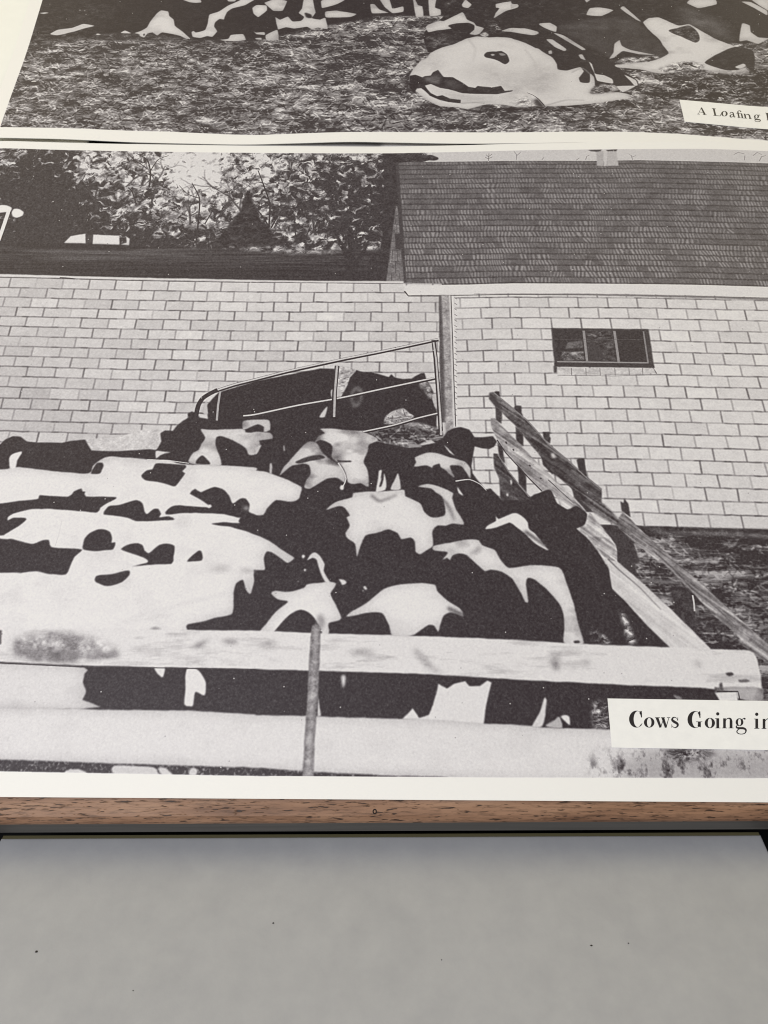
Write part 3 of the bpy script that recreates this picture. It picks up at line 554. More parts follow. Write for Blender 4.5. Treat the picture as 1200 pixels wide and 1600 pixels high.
('p',0,1,0.13,'',0,1,'4069,2328 4085,2390 4091,2448 4105,2464 4099,2390 4085,2332'),
('p',0.82,1,0.13,'',0,1,'4156,2306 4190,2391 4217,2453 4237,2310'),
('p',0.91,1,0.12,'cow',0.025,1,'3658,2128 3722,2188 3855,2236 3862,2270 3955,2284 4106,2289 4266,2303 4274,2248 4391,2183 4423,2109 4463,2067 4505,2061 4580,2082 4583,2156 4559,2240 4510,2287 4477,2316 4376,2330 4444,2355 4528,2339 4627,2292 4652,2269 4642,2231 4672,2129 4711,2055 4727,2000 4635,2011 4585,1991 4519,1990 4482,1945 4483,1820 4434,1784 4385,1752 4348,1775 4345,1854 4313,1890 4239,1875 4215,1925 4141,1957 4043,1924 3970,1906 3931,1816 3902,1725 3888,1834 3831,1878 3810,1923 3845,1986 3818,2059 3842,2074 3799,2142 3757,2157 3675,2123'),
('p',0.88,1,0.13,'cow',0.1,1,'4353,2597 4449,2641 4535,2638 4671,2589 4756,2559 4796,2501 4792,2404 4768,2452 4720,2520 4635,2519 4669,2416 4640,2432 4599,2480 4557,2509 4550,2539 4498,2519 4491,2499 4447,2524 4395,2518 4344,2512 4361,2557'),
('l',0.800,1,0.59,0.25,0.00,'4673,2382 4783,2398 4866,2356 4914,2299'),
('p',0.88,1,0.13,'',0,1,'4686,2332 4730,2254 4694,2273'),
('p',0.88,1,0.13,'',0,1,'4589,2716 4631,2672 4675,2616 4630,2648'),
('p',0.5,1,0.13,'',0,1,'4486,2762 4573,2777 4538,2756'),
('p',0.6,1,0.13,'',0,1,'4094,2736 4112,2746 4120,2726'),
('p',0.55,1,0.21,'',0,1,'4294,2727 4381,2717 4415,2697 4311,2694'),
('p',0.925,1,0.12,'',0,1,'4888,1962 4903,1992 4974,2038 4968,2097 4993,2050 5102,2098 5151,2095 5198,2058 5256,1949 5314,1860 5358,1786 5264,1842 5189,1931 5127,1985 5080,2021 4979,1980'),
('p',0.9,1,0.12,'cow',0.1,1,'4483,1820 4597,1847 4761,1878 4834,1871 4857,1831 4952,1787 4995,1700 5040,1648 5072,1645 5202,1666 5314,1667 5425,1650 5453,1608 5480,1481 5508,1364 5515,1282 5534,1169 5546,1090 5538,1058 5408,1066 5418,1169 5423,1249 5415,1331 5370,1405 5314,1480 5240,1547 5186,1563 5168,1512 5174,1379 5151,1375 5115,1462 5066,1559 4990,1613 4911,1630 4870,1616 4817,1664 4740,1742 4676,1759 4627,1741 4609,1704 4586,1723 4545,1701 4595,1767 4547,1776 4482,1788'),
('p',0.03,1,0.14,'',0,1,'5476,1080 5513,1084 5520,1068 5486,1061'),
('p',0.55,1,0.73,'',0,1,'4756,1751 4824,1813 4856,1822 4830,1769'),
('p',0.925,1,0.12,'cow',0.02,1,'3275,1430 3305,1451 3401,1443 3518,1477 3532,1502 3619,1516 3706,1524 3756,1512 3732,1462 3717,1433 3745,1370 3802,1239 3710,1203 3691,1110 3229,1107 3260,1204 3317,1285 3405,1368 3326,1384'),
('p',0,1,0.12,'',0,1,'3326,1105 3355,1188 3427,1269 3503,1303 3559,1287 3616,1230 3653,1107'),
('p',0.55,1,0.70,'',0,1,'3623,1254 3661,1271 3687,1206 3651,1142'),
('p',0.85,1,0.12,'',0,1,'3527,1694 3552,1743 3583,1765 3625,1735 3664,1666 3656,1614 3707,1525 3674,1524 3630,1614 3603,1700 3569,1717'),
('p',0.9,1,0.12,'',0,1,'3487,1729 3499,1743 3514,1729 3500,1713'),
('p',0.85,1,0.12,'',0,1,'3509,1618 3518,1629 3529,1618 3519,1606'),
('p',0.6,1,0.12,'',0,1,'3464,1527 3470,1534 3478,1527 3471,1519'),
('p',0.85,1,0.12,'',0,1,'3774,1545 3822,1538 3832,1514 3801,1497 3787,1524'),
('p',0.8,1,0.12,'',0,1,'3956,1485 3972,1493 3988,1471 3973,1461'),
('p',0.5,1,0.12,'',0,1,'3950,1461 3960,1465 3963,1451 3954,1451'),
('p',0.925,1,0.12,'cow',0.025,1,'3836,1256 3879,1297 3987,1363 4049,1422 4112,1472 4207,1503 4397,1520 4492,1505 4507,1458 4568,1392 4675,1318 4693,1258 4651,1277 4597,1293 4549,1268 4524,1195 4507,1138 4477,1187 4439,1195 4376,1154 4311,1114 4173,1113 4152,1185 4097,1282 4004,1286 3895,1263'),
('l',0.055,1,1.15,0.58,0.54,'3464,2177 3609,2104 3782,1887 3836,1710'),
('l',0.055,1,0.67,0.34,0.55,'4006,2256 4073,2200 4207,2257'),
('l',0.055,1,0.83,0.42,0.55,'4526,2259 4607,2165 4653,2037'),
('l',0.055,1,1.12,0.56,0.53,'3837,1658 4047,1591 4270,1558 4430,1576'),
('l',0.055,1,0.96,0.48,0.53,'4045,1764 4271,1643 4527,1628 4748,1561'),
('l',0.055,1,1.09,0.55,0.52,'5207,1530 5305,1380 5387,1249 5392,1137'),
('l',0.055,1,1.27,0.63,0.52,'5567,1791 5677,1618 5733,1415 5725,1219'),
('l',0.055,1,1.14,0.57,0.54,'5190,1949 5344,1825 5496,1720'),
('l',0.055,1,0.83,0.41,0.55,'5310,2207 5435,2115 5553,1969'),
('l',0.055,1,1.04,0.52,0.57,'1084,2688 1335,2649 1651,2631'),
('l',0.055,1,0.80,0.40,0.53,'3185,1568 3348,1518 3506,1536'),
('l',0.055,1,1.09,0.54,0.51,'4582,1326 4735,1245 4885,1149'),
('p',0.05,0,0.13,'fine',0.06,1,'5027,3237 5039,3246 5072,3244 5076,3190 5045,3201'),
('p',0.05,0,0.13,'fine',0.06,1,'5031,3109 5079,3062 5071,2920 5027,2957'),
('p',0.05,0,0.13,'fine',0.06,1,'5026,2751 5068,2691 5076,2542 5032,2601'),
('p',0.05,0,0.13,'fine',0.06,1,'5190,3089 5204,3105 5247,3100 5244,3031 5253,3010 5245,2989 5183,3052'),
('p',0.05,0,0.13,'fine',0.06,1,'5186,2900 5244,2824 5236,2707 5180,2752'),
('p',0.05,0,0.13,'fine',0.06,1,'5175,2532 5237,2445 5228,2282 5174,2358'),
('p',0.05,0,0.13,'fine',0.06,1,'5403,2845 5458,2847 5456,2804 5464,2779 5452,2733 5408,2779'),
('p',0.05,0,0.13,'fine',0.06,1,'5377,2613 5461,2593 5503,2495 5448,2446 5379,2534'),
('p',0.05,0,0.13,'fine',0.06,1,'5663,2594 5710,2595 5712,2467 5723,2428 5660,2447'),
('p',0.05,0,0.13,'',0,1,'5652,2584 5719,2599 5715,2438 5670,2457'),
('p',0.05,0,0.12,'',0,1,'5957,2211 5979,2196 5993,2226 6017,2192 6017,2072 5958,2127'),
('p',0.06,0,0.20,'',0,1,'5579,2399 5654,2303 5733,2116 5684,2116 5597,2246'),
('p',0.12,0,0.13,'grain',0.12,1,'4987,2640 5019,2638 5101,2473 5185,2339 5277,2216 5018,2215 5021,2405 4988,2502'),
('l',0.380,0,0.42,0.42,0.00,'5019,2635 5101,2468 5178,2348 5246,2244'),
('p',0.9,1,0.13,'',0,1,'5106,2391 5115,2396 5120,2362 5110,2353'),
('p',0.85,1,0.13,'',0,1,'5070,2271 5082,2276 5085,2253 5073,2247'),
('p',0.22,0,0.13,'grain',0.16,1,'4987,3233 5021,3237 5184,3067 5283,2963 5439,2733 5573,2594 5718,2428 5823,2319 5800,2117 5703,2144 5603,2303 5520,2398 5450,2475 5376,2603 5245,2803 5190,2895 5080,3030 5026,3099 4984,3168'),
('p',0.1,0,0.38,'grain',0.15,1,'5254,2813 5376,2603 5465,2446 5599,2341 5692,2191 5725,2191 5658,2341 5553,2476 5447,2633 5321,2773'),
('p',0.09,0,0.27,'',0,1,'4988,3222 5032,3200 5086,3051 5026,3099 4984,3168'),
('l',0.420,0,0.52,0.52,0.00,'5025,3231 5184,3060 5282,2958 5438,2728 5572,2589 5716,2419 5823,2314'),
('p',0.8,1,0.26,'',0,1,'5448,2638 5474,2643 5492,2603 5461,2598'),
('p',0.46,0,0.15,'grain',0.16,1,'5965,2118 6133,1901 6327,1690 6183,1690 6000,1882 5886,2016'),
('p',0.28,0,0.37,'grain',0.16,1,'5696,2228 5825,2191 5979,1972 5885,2007 5733,2116'),
('p',0.5,0,0.12,'grain',0.18,1,'6133,1901 6327,1690 6488,1512 6616,1355 6743,1209 6868,1067 7348,572 7300,386 6838,927 6708,1034 6654,1145 6523,1272 6373,1486 6228,1673 6027,1900 5991,1936 6078,1972'),
('l',0.140,0,0.47,0.24,0.24,'6150,1794 6287,1638 6403,1478 6551,1338 6675,1177'),
('p',0.52,0,0.13,'grain',0.18,1,'4984,2979 5019,2977 5117,2843 5181,2762 5291,2612 5369,2514 5460,2398 5567,2274 5610,2209 5672,2121 5544,2134 5499,2180 5419,2311 5351,2302 5259,2416 5181,2523 5087,2651 5025,2771 4984,2894'),
('p',0.72,0,0.50,'grain',0.12,1,'5338,2553 5460,2398 5567,2274 5610,2209 5639,2162 5545,2138 5500,2189 5435,2302 5360,2417'),
('l',0.060,0,0.34,0.13,0.00,'5410,2398 5501,2293 5592,2190'),
('l',0.060,0,0.61,0.61,0.00,'5093,2751 5102,2731'),
('l',0.060,0,0.60,0.60,0.00,'5149,2681 5155,2666'),
('l',0.060,0,0.60,0.60,0.00,'5268,2533 5279,2521'),
('l',0.060,0,0.59,0.59,0.00,'5349,2416 5355,2407'),
('p',0.85,1,0.13,'',0,1,'5112,2701 5121,2706 5122,2666 5112,2663'),
('l',0.060,0,0.43,0.43,0.00,'5025,2766 5087,2646 5181,2518 5258,2411 5350,2297'),
('p',0.74,0,0.12,'grain',0.16,1,'5708,2116 5799,1971 5879,1828 5864,1679 5780,1679 5729,1792 5660,1898 5586,1975 5655,2006'),
('p',0.56,0,0.24,'grain',0.18,1,'5669,1907 5839,1899 5875,1793 5861,1688 5783,1705 5745,1792'),
('p',0.84,0,0.12,'grain',0.05,1,'5784,1713 5864,1705 6046,1518 6233,1303 6449,1033 6438,971 6150,969 6161,1039 6030,1189 5899,1367 5804,1483 5799,1636'),
('l',0.200,0,0.48,0.16,0.24,'5801,1722 5871,1636 6011,1492 6142,1319'),
('p',0,1,0.12,'',0,1,'5265,2241 5332,2279 5402,2311 5426,2298 5458,2189 5536,2134 5606,2171 5682,2101 5659,2015 5595,1978 5415,1896 5225,1967'),
('p',0.3,1,0.46,'leaf',0.4,1,'5830,1317 5873,1285 5904,1172 5922,1077 5874,1061 5849,1220'),
('p',0.4,1,0.35,'leaf',0.3,1,'5685,1138 5720,1115 5737,1068 5676,1067'),
('p',0.16,1,0.46,'leaf',0.2,1,'5611,1170 5659,1186 5675,1059 5606,1059'),
('p',0,0,0.11,'',0,1,'-902,909 6181,839 6480,706 6423,639 6246,638 5670,461 -701,419'),
('p',0.24,0,0.44,'leaf',0.4,1,'5560,641 5599,663 5670,634 5656,461 5540,464'),
('p',0.88,1,0.11,'cow',0.02,1,'-902,909 1388,892 1987,868 2002,820 2001,759 2037,700 2018,640 2004,574 -766,578'),
('p',0.9,1,0.11,'',0,1,'2486,876 2561,877 2561,801 2541,805 2512,831'),
('p',0.92,1,0.11,'',0,1,'2719,862 2787,863 2829,825 2867,765 2868,675 2799,697 2795,601 2766,598 2731,612 2727,734'),
('p',0.86,1,0.27,'',0,1,'3813,816 3827,828 3846,816 3845,771 3833,732 3820,771'),
('p',0.9,0,0.11,'',0,1,'4243,523 4283,560 4317,596 4360,530 4427,553 4458,626 4498,768 4557,734 4610,768 4686,788 4714,754 4789,754 4843,792 4872,778 4836,658 4801,484 4556,468'),
('p',0.8,0,0.13,'',0,1,'3653,695 3671,621 3685,541 3660,534'),
('p',0.85,1,0.11,'',0,1,'5129,477 5192,573 5233,673 5247,653 5229,558 5198,475'),
('p',0.7,1,0.22,'',0,1,'5221,481 5290,523 5322,545 5336,468'),
('p',0.9,1,0.11,'',0,1,'5333,545 5367,559 5395,545 5392,487 5369,502'),
('p',0.4,1,0.22,'',0,1,'6131,703 6193,679 6161,664 6142,681'),
('p',0.9,0,0.13,'cow',0.012,1,'-775,600 1458,582 2006,581 2155,573 2761,572 3235,548 3236,543 3574,540 4250,523 4353,527 4806,496 4995,491 5213,472 5547,464 5663,461 6876,426 6811,136 4971,123 4547,148 4121,156 3693,172 3264,190 2403,213 1536,240 -646,285'),
('p',0.84,0,1.29,'smoke',0.16,1,'5560,326 5992,329 7142,329 7087,111 5577,101 5448,222'),
('p',0.62,0,1.93,'smoke',0.2,1,'5663,223 5876,321 6280,331 7142,329 7087,111 5760,102'),
('p',0.2,1,0.86,'leaf',0.4,1,'6022,336 6281,335 6351,324 6315,282 6196,261 6069,267'),
('p',0.02,0,0.13,'speck',0.14,1,'-644,281 1537,237 2403,213 3264,194 3693,169 4121,153 4547,145 4545,94 3272,85 1561,128 -575,114'),
('p',0.82,1,0.17,'',0,1,'1992,169 2079,179 2138,152 2001,138'),
('p',0.82,1,0.17,'',0,1,'2312,201 2577,196 2610,162 2628,135 2335,144'),
('p',0.82,1,0.17,'',0,1,'2607,189 2656,192 2712,146 2642,141'),
('p',0.82,1,0.17,'',0,1,'2819,147 2822,184 2842,195 2873,177 2862,143'),
('p',0.89,0,0.11,'rail',0.05,1,'-1009,1169 1333,1132 1780,1141 2685,1148 3187,1145 3574,1133 3729,1126 4176,1118 4483,1110 5035,1090 5492,1063 6161,1039 6448,1028 6721,1022 6755,1004 6769,957 6769,850 6754,715 6719,715 6694,741 6620,741 6441,740 6324,751 5820,766 5016,801 4417,835 3664,853 3210,862 2453,873 1967,881 1385,903 -918,947'),
('l',0.100,0,0.30,0.30,0.00,'-914,937 1387,895 1968,871 2453,868 3210,861'),
('p',0.7,0,0.22,'cow',0.2,1,'6430,757 6698,759 6769,745 6751,656 6730,626 6677,655 6422,716'),
('p',0.9,0,0.18,'',0,1,'6422,716 6572,726 6578,662 6449,661'),
('l',0.100,0,0.45,0.45,0.00,'6439,725 6587,726 6588,669'),
('blot',0.66,1,1.38,'smudge',0.25,1,'1441,1064 1527,1097 1707,1122 1992,1084 2092,1037 2226,967 2050,927 1749,910 1624,925 1494,963'),
('blot',0.46,1,0.69,'smudge',0.12,1,'1477,970 1560,1010 1671,995 1692,925 1626,917'),
('blot',0.48,1,0.69,'smudge',0.12,1,'1695,987 1869,1001 1953,958 1914,919 1733,913'),
('blot',0.46,1,0.69,'smudge',0.12,1,'1983,958 2085,990 2217,975 2200,941 2035,924'),
('blot',0.5,1,0.69,'smudge',0.12,1,'2933,1066 3008,1077 3072,1059 2996,1046'),
('blot',0.5,1,0.69,'smudge',0.12,1,'2738,1025 2824,1073 2855,1073 2785,1018'),
('blot',0.6,1,0.91,'smudge',0.1,1,'3856,985 3962,1009 4054,979 3948,970'),
('blot',0.6,1,0.92,'smudge',0.1,1,'3226,1044 3332,1060 3335,1029 3243,1025'),
('blot',0.6,1,0.91,'smudge',0.1,1,'4329,1020 4374,989 4493,866 4567,836 4462,851 4358,957'),
('blot',0.6,1,0.91,'smudge',0.1,1,'5300,963 5362,979 5352,871 5308,886'),
('blot',0.6,1,0.91,'smudge',0.1,1,'6316,924 6356,931 6367,912 6329,908'),
('blot',0.6,1,0.91,'smudge',0.1,1,'5524,934 5585,934 5568,919 5529,911'),
('p',0.08,1,0.11,'',0,1,'6523,856 6569,861 6581,846 6541,833'),
('p',0.3,1,0.22,'',0,1,'6603,807 6664,812 6683,797 6614,789'),
('p',0.2,1,0.22,'',0,1,'6465,773 6487,788 6485,735 6467,735'),
('p',0.25,0,0.12,'',0,1,'1295,1135 1346,1135 1364,1035 1323,1016'),
('l',0.720,0,0.08,0.08,0.00,'1612,2019 1612,1892 1602,1802'),
('p',0.4,0,0.11,'fine',0.08,1,'3590,1186 3618,1198 3653,1174 3659,891 3657,891 3657,665 3648,377 3653,128 3576,128 3579,447 3583,665 3583,891 3583,953 3586,1141'),
('p',0.62,0,0.56,'fine',0.06,1,'3607,1165 3635,1161 3638,891 3632,891 3630,665 3628,405 3631,142 3598,141 3599,405 3606,665 3607,891 3608,953'),
('p',0.72,1,0.54,'',0,1,'3590,397 3618,405 3624,362 3599,348'),
]
UP_OPS = [
('p',0.02,0,0.74,'leaf',0.03,1,'-2950,9276 12900,9409 10518,1813 8388,1789 8041,1718 7795,1647 6935,1547 5988,1993 4983,2146 4110,2160 3181,1869 2694,1680 1978,1695 1465,1780 1103,1799 894,1762 402,1884 159,1904 -65,1867'),
('p',0.07,0,1.79,'leaf',0.14,1,'124,1889 380,1930 825,1877 942,1763 1345,1787 2220,1663 2695,1669 2701,1594 1985,1642 1264,1691 554,1663 135,1621'),
('p',0.07,0,2.56,'leaf',0.06,1,'131,2308 629,2411 1020,2294 999,1984 207,1952'),
('p',0.82,2,0.18,'',0,0.8,'376,1776 444,1853 605,1894 712,1965 844,1931 751,1888 620,1817 464,1754'),
('p',0.82,2,0.18,'',0,0.8,'1162,1804 1203,1850 1282,1801'),
('p',0.82,2,0.18,'',0,0.8,'175,2156 233,2173 283,2165 227,2145'),
('p',0.82,2,0.18,'',0,0.8,'886,1782 912,1793 950,1771 906,1763'),
('p',0.5,1,0.18,'',0,1,'618,2217 625,2233 638,2217 631,2201'),
('p',0.5,1,0.18,'',0,1,'674,2209 681,2226 693,2210 687,2194'),
('p',0.5,1,0.18,'',0,1,'139,2053 145,2069 158,2053 152,2037'),
('p',0.88,2,0.18,'cow',0.04,0.8,'1319,1805 1376,1838 1441,1906 1470,2040 1520,2177 1555,2224 1643,2202 1668,2122 1726,2055 1755,1943 1859,1833 1957,1713 1917,1706 1827,1766 1726,1798 1627,1819 1580,1763 1517,1818 1465,1795 1441,1729 1389,1750 1377,1783'),
('p',0.88,2,0.18,'cow',0.04,0.8,'1774,2433 1980,2435 2001,2379 1932,2367 1859,2382'),
('p',0.88,2,0.18,'cow',0.04,0.8,'2292,2439 2392,2440 2388,2402 2311,2401'),
('p',0.88,2,0.18,'cow',0.04,0.8,'1956,1834 1981,1852 2005,1823 2103,1869 2117,1991 2120,2150 2218,2208 2318,2324 2436,2419 2488,2478 2612,2442 2502,2327 2367,2267 2318,2198 2299,2106 2297,2061 2247,2072 2205,2015 2199,1936 2244,1848 2200,1748 2144,1759 2065,1725 1981,1746'),
('p',0.88,2,0.18,'cow',0.04,0.8,'2598,2281 2642,2335 2756,2329 2770,2237 2683,2111 2621,2178'),
('p',0.88,2,0.18,'cow',0.04,0.8,'2288,1695 2381,1718 2402,1784 2538,1801 2578,1698 2481,1675 2359,1674'),
('p',0.88,2,0.18,'cow',0.04,0.8,'2650,1853 2680,1831 2775,1838 2784,1788 2689,1798'),
('p',0.88,2,0.18,'cow',0.04,0.8,'2681,1732 2749,1737 2753,1700 2691,1706'),
('p',0.05,1,0.18,'',0,1,'1420,1784 1432,1797 1441,1771 1429,1757'),
('p',0.84,2,0.18,'cow',0.05,0.8,'2792,1784 2916,1881 2941,1709 2812,1689'),
('p',0.84,2,0.18,'cow',0.05,0.8,'2730,2385 2848,2452 2986,2416 2950,2235 2840,2233 2745,2353'),
('p',0.84,2,0.18,'cow',0.05,0.8,'2874,2115 2931,2068 2972,2096 3019,2124 3078,2038 3170,2047 3202,2118 3136,2197 3168,2277 3181,2455 3280,2456 3314,2279 3331,2199 3292,2100 3386,2073 3445,2105 3481,1903 3369,1925 3304,1893 3248,1939 3106,1906 3009,1928 2925,1889 2898,1997'),
('p',0.84,2,0.18,'cow',0.05,0.8,'3380,2421 3440,2458 3662,2460 3568,2362 3399,2288'),
('p',0.84,2,0.18,'cow',0.05,0.8,'3439,2220 3573,2241 3794,2184 3723,2124 3457,2113'),
('p',0.84,2,0.18,'cow',0.05,0.8,'3948,2366 3997,2367 4060,2267 4163,2208 3976,2198'),
('p',0.84,2,0.18,'cow',0.05,0.8,'4057,2465 4168,2466 4206,2288 4328,2330 4329,2230 4207,2201 4108,2328'),
('p',0.84,2,0.18,'cow',0.05,0.8,'4439,2469 4463,2469 4500,2352 4549,2332 4559,2141 4474,2140'),
('p',0.84,2,0.18,'cow',0.05,0.8,'4619,2471 4710,2472 4695,2314 4756,2275 4756,2175 4632,2154'),
('p',0.02,1,0.29,'',0,1,'3204,2198 3279,2167 3292,2103 3229,2111'),
('p',0.02,1,0.18,'leaf',0.08,1,'4775,2126 4846,2324 4945,2503 6030,2515 5939,1402 5178,1561 4640,1488 4596,1554 4565,1699 4573,1867'),
('p',0.2,1,0.74,'leaf',0.1,1,'4806,2368 4917,2480 4943,2458 4832,2323'),
('p',0.24,1,1.45,'leaf',0.3,1,'5329,2024 5495,2156 5603,2178 5739,2224 5838,2116 5986,2139 5977,2031 5722,1965 5482,1919 5322,1875'),
('p',0.18,1,2.13,'leaf',0.15,1,'4611,1804 4794,1764 4952,1808 4949,1704 4725,1576 4635,1596'),
('p',0.05,1,0.36,'',0,1,'5724,2202 5871,2203 5960,2139 5939,2052 5831,2019 5729,2072'),
('p',0.03,1,0.35,'leaf',0.06,1,'5536,2506 8566,2539 8415,1809 8038,1691 7954,1747 7632,1518 7243,1495 7124,1400 6718,1317 6616,1239 6828,946 6704,867 6562,824 6372,930 6313,1005 5967,1192 5494,1757'),
('p',0.13,1,0.89,'smudge',0.05,1,'6056,1955 6357,2094 6702,2157 6915,2120 7076,1889 7186,1663 7246,1514 7124,1400 6924,1464 6750,1564 6736,1733 6665,1676 6597,1421 6509,1503 6317,1691'),
('p',0.24,1,2.52,'smudge',0.05,1,'7507,2365 7707,2247 7914,2053 7970,1861 7927,1728 7805,1840 7661,1973 7488,2087'),
('p',0.04,1,0.72,'',0,1,'7769,2328 8174,2413 8443,2176 8403,1866 8089,1711 8107,2055 7901,2249'),
('p',0.86,2,0.18,'cow',0.04,0.8,'4580,1941 4613,1995 4747,2071 4787,2061 5004,2226 5053,2096 5131,2033 5155,1980 5239,1938 5189,1842 5136,1814 5071,1830 5126,1915 5129,1990 5064,2032 4932,2020 4845,1987 4838,1965 4876,1923 4704,1889 4612,1857'),
('p',0.86,2,0.18,'cow',0.04,0.8,'5002,2370 5045,2473 5078,2426 5116,2371 5074,2304 5014,2325'),
('p',0.86,2,0.18,'cow',0.04,0.8,'5393,2385 5482,2419 5571,2438 5576,2398 5655,2366 5638,2321 5500,2254 5360,2122 5385,2220 5429,2308 5390,2319'),
('p',0.86,2,0.18,'cow',0.04,0.8,'5427,1887 5523,1941 5589,1946 5758,1912 5852,1860 5790,1817 5584,1868'),
('p',0.86,2,0.18,'cow',0.04,0.8,'5858,2019 5992,2042 5994,1904 5894,1977'),
('p',0.6,1,0.36,'leaf',0.3,1,'5188,1821 5242,1864 5293,1812 5251,1769'),
('p',0.85,2,0.18,'cow',0.04,0.8,'5920,1743 5991,1744 6130,1575 6103,1537 6004,1612'),
('p',0.85,2,0.18,'cow',0.04,0.8,'6012,1858 6116,1821 6341,1577 6304,1558 6154,1708'),
('p',0.85,2,0.18,'cow',0.04,0.8,'5552,1930 5696,1939 5847,1875 5771,1817 5548,1872'),
('p',0.85,2,0.18,'cow',0.04,0.8,'5866,2030 5991,2039 6058,1974 6038,1877 5913,1953'),
('p',0.85,2,0.17,'cow',0.04,0.8,'6253,1470 6296,1482 6322,1379 6269,1405'),
('p',0.85,2,0.18,'cow',0.04,0.8,'6416,2193 6465,2321 6601,2335 6729,2284 6583,2175'),
('p',0.85,2,0.18,'cow',0.04,0.8,'5569,2384 5652,2385 5564,2295'),
('p',0.85,2,0.18,'cow',0.04,0.8,'6813,2317 6860,2358 7018,2082 6962,2113'),
('p',0.85,2,0.18,'cow',0.04,0.8,'7590,2426 7651,2504 7922,2507 7929,2410 7772,2348 7697,2335'),
('p',0.85,2,0.18,'cow',0.04,0.8,'8220,2462 8328,2455 8479,2296 8461,2208 8333,2354'),
('p',0.85,2,0.18,'cow',0.04,0.8,'8339,2512 8561,2514 8512,2276'),
('p',0.85,2,0.18,'cow',0.04,0.8,'8059,1740 8150,2056 8231,2018 8221,1902 8285,1807 8400,1790 8262,1694 8143,1749'),
('p',0.85,2,0.18,'cow',0.04,0.8,'6579,1409 6640,1524 6670,1676 6736,1741 6748,1639 6844,1565 7094,1482 6928,1490 6748,1545 6640,1429'),
('p',0.85,2,0.18,'cow',0.04,0.8,'5927,1535 5963,1550 5965,1489 5928,1489'),
('p',0.85,2,0.18,'cow',0.04,0.8,'6421,2491 6495,2492 6439,2426'),
('p',0.87,2,0.18,'cow',0.05,1.2,'7040,2063 7111,2142 7233,2155 7428,2009 7553,2041 7634,1953 7795,1783 7984,1653 8076,1580 7846,1540 7615,1352 7814,1238 7928,1230 8029,1275 8072,1213 8042,1167 7800,1162 7628,1224 7472,1257 7347,1200 7088,1157 6891,1226 6618,1258 6674,1335 7002,1360 7153,1437 7246,1514 7207,1644 7176,1757 7081,1928'),
('p',0.12,1,0.18,'leaf',0.15,1,'7305,1911 7422,1970 7548,2010 7625,1895 7626,1762 7570,1705 7443,1798'),
('p',0.05,1,0.17,'leaf',0.05,1,'7617,1359 7850,1558 8004,1635 8178,1562 8127,1250 8078,1231 8041,1340 7954,1248 7814,1235'),
('p',0.8,1,0.17,'',0,1,'7927,1284 8031,1347 8046,1304 7980,1259'),
('p',0.45,1,0.52,'leaf',0.4,1,'6626,1315 6732,1423 6921,1441 7088,1466 7130,1437 6959,1378 6718,1317'),
('p',0.5,1,1.04,'leaf',0.4,1,'7096,1213 7276,1328 7444,1367 7594,1296 7443,1220 7253,1187'),
('p',0.09,1,2.39,'straw',0.35,1,'6403,635 6724,686 7320,1035 8105,1195 8501,1232 8389,733 7713,694 6804,620 6528,568'),
('p',0.07,1,1.32,'straw',0.3,1,'5467,571 5798,566 6199,591 6302,527 6074,456 5683,497'),
('p',0.07,1,1.00,'straw',0.3,1,'4560,660 4719,567 4889,543 5035,514 5378,570 5839,554 5616,490 5010,495 4705,510'),
('p',0.86,2,0.17,'cow',0.012,1.2,'4401,1096 4452,1220 4529,1366 4581,1388 4634,1492 4738,1577 4896,1651 5029,1746 5148,1789 5291,1774 5396,1782 5538,1762 5650,1670 5724,1619 5825,1578 5882,1485 5541,1746 5679,1684 5835,1553 5964,1421 6000,1307 6003,1211 6104,1193 6249,1251 6293,1137 6216,1061 6231,985 6310,986 6339,1138 6378,1081 6372,930 6299,791 6376,781 6562,824 6693,793 6841,693 6809,655 6658,701 6403,635 6222,598 6020,576 5799,573 5804,564 5695,575 5536,558 5380,599 5197,609 5011,533 4890,562 4719,577 4597,661 4512,757 4463,825 4438,854 4401,974'),
('p',0.4,1,0.68,'leaf',0.3,1,'6299,791 6370,911 6465,950 6599,937 6610,844 6446,800'),
('p',0.5,1,0.68,'leaf',0.3,1,'6688,757 6799,744 6840,686 6720,658'),
('p',0.03,0,0.17,'leaf',0.08,1,'4401,1086 4464,1104 4540,1058 4565,1079 4628,1090 4654,1152 4706,1194 4748,1102 4766,1072 4867,1064 4965,974 5025,904 5099,884 5125,920 5273,894 5374,919 5406,834 5494,848 5480,824 5317,779 5119,785 4959,795 4812,862 4725,880 4626,948 4563,917 4587,857 4624,789 4691,741 4747,758 4820,705 4937,687 4937,629 4806,646 4709,683 4611,749 4556,837 4525,872 4475,865 4457,815 4477,772 4438,794 4395,893'),
('p',0.06,1,0.18,'',0,1,'5218,1457 5253,1510 5305,1521 5356,1521 5409,1532 5470,1470 5488,1356 5440,1298 5373,1355 5324,1386 5236,1416'),
('p',0.7,1,0.21,'',0,1,'5289,1469 5316,1483 5338,1463 5308,1446'),
('p',0.5,1,0.21,'',0,1,'5381,1490 5432,1491 5456,1460 5404,1449'),
('l',0.150,1,0.31,0.61,0.00,'5639,803 5698,762 5753,692 5810,568'),
('p',0.08,1,0.66,'',0,1,'5706,683 5744,698 5803,560 5726,575 5699,624'),
('l',0.350,1,0.25,0.25,0.00,'5186,628 5088,637 4941,629'),
('p',0.6,1,2.00,'leaf',0.3,1,'5485,705 5633,713 5704,683 5684,585 5574,577 5504,626'),
('p',0.72,1,1.72,'',0,1,'5034,1167 5084,1147 5057,1106 5021,1136'),
('p',0.05,1,0.17,'',0,1,'6339,1138 6371,1272 6328,1348 6288,1195 6225,1072 6224,985 6315,982'),
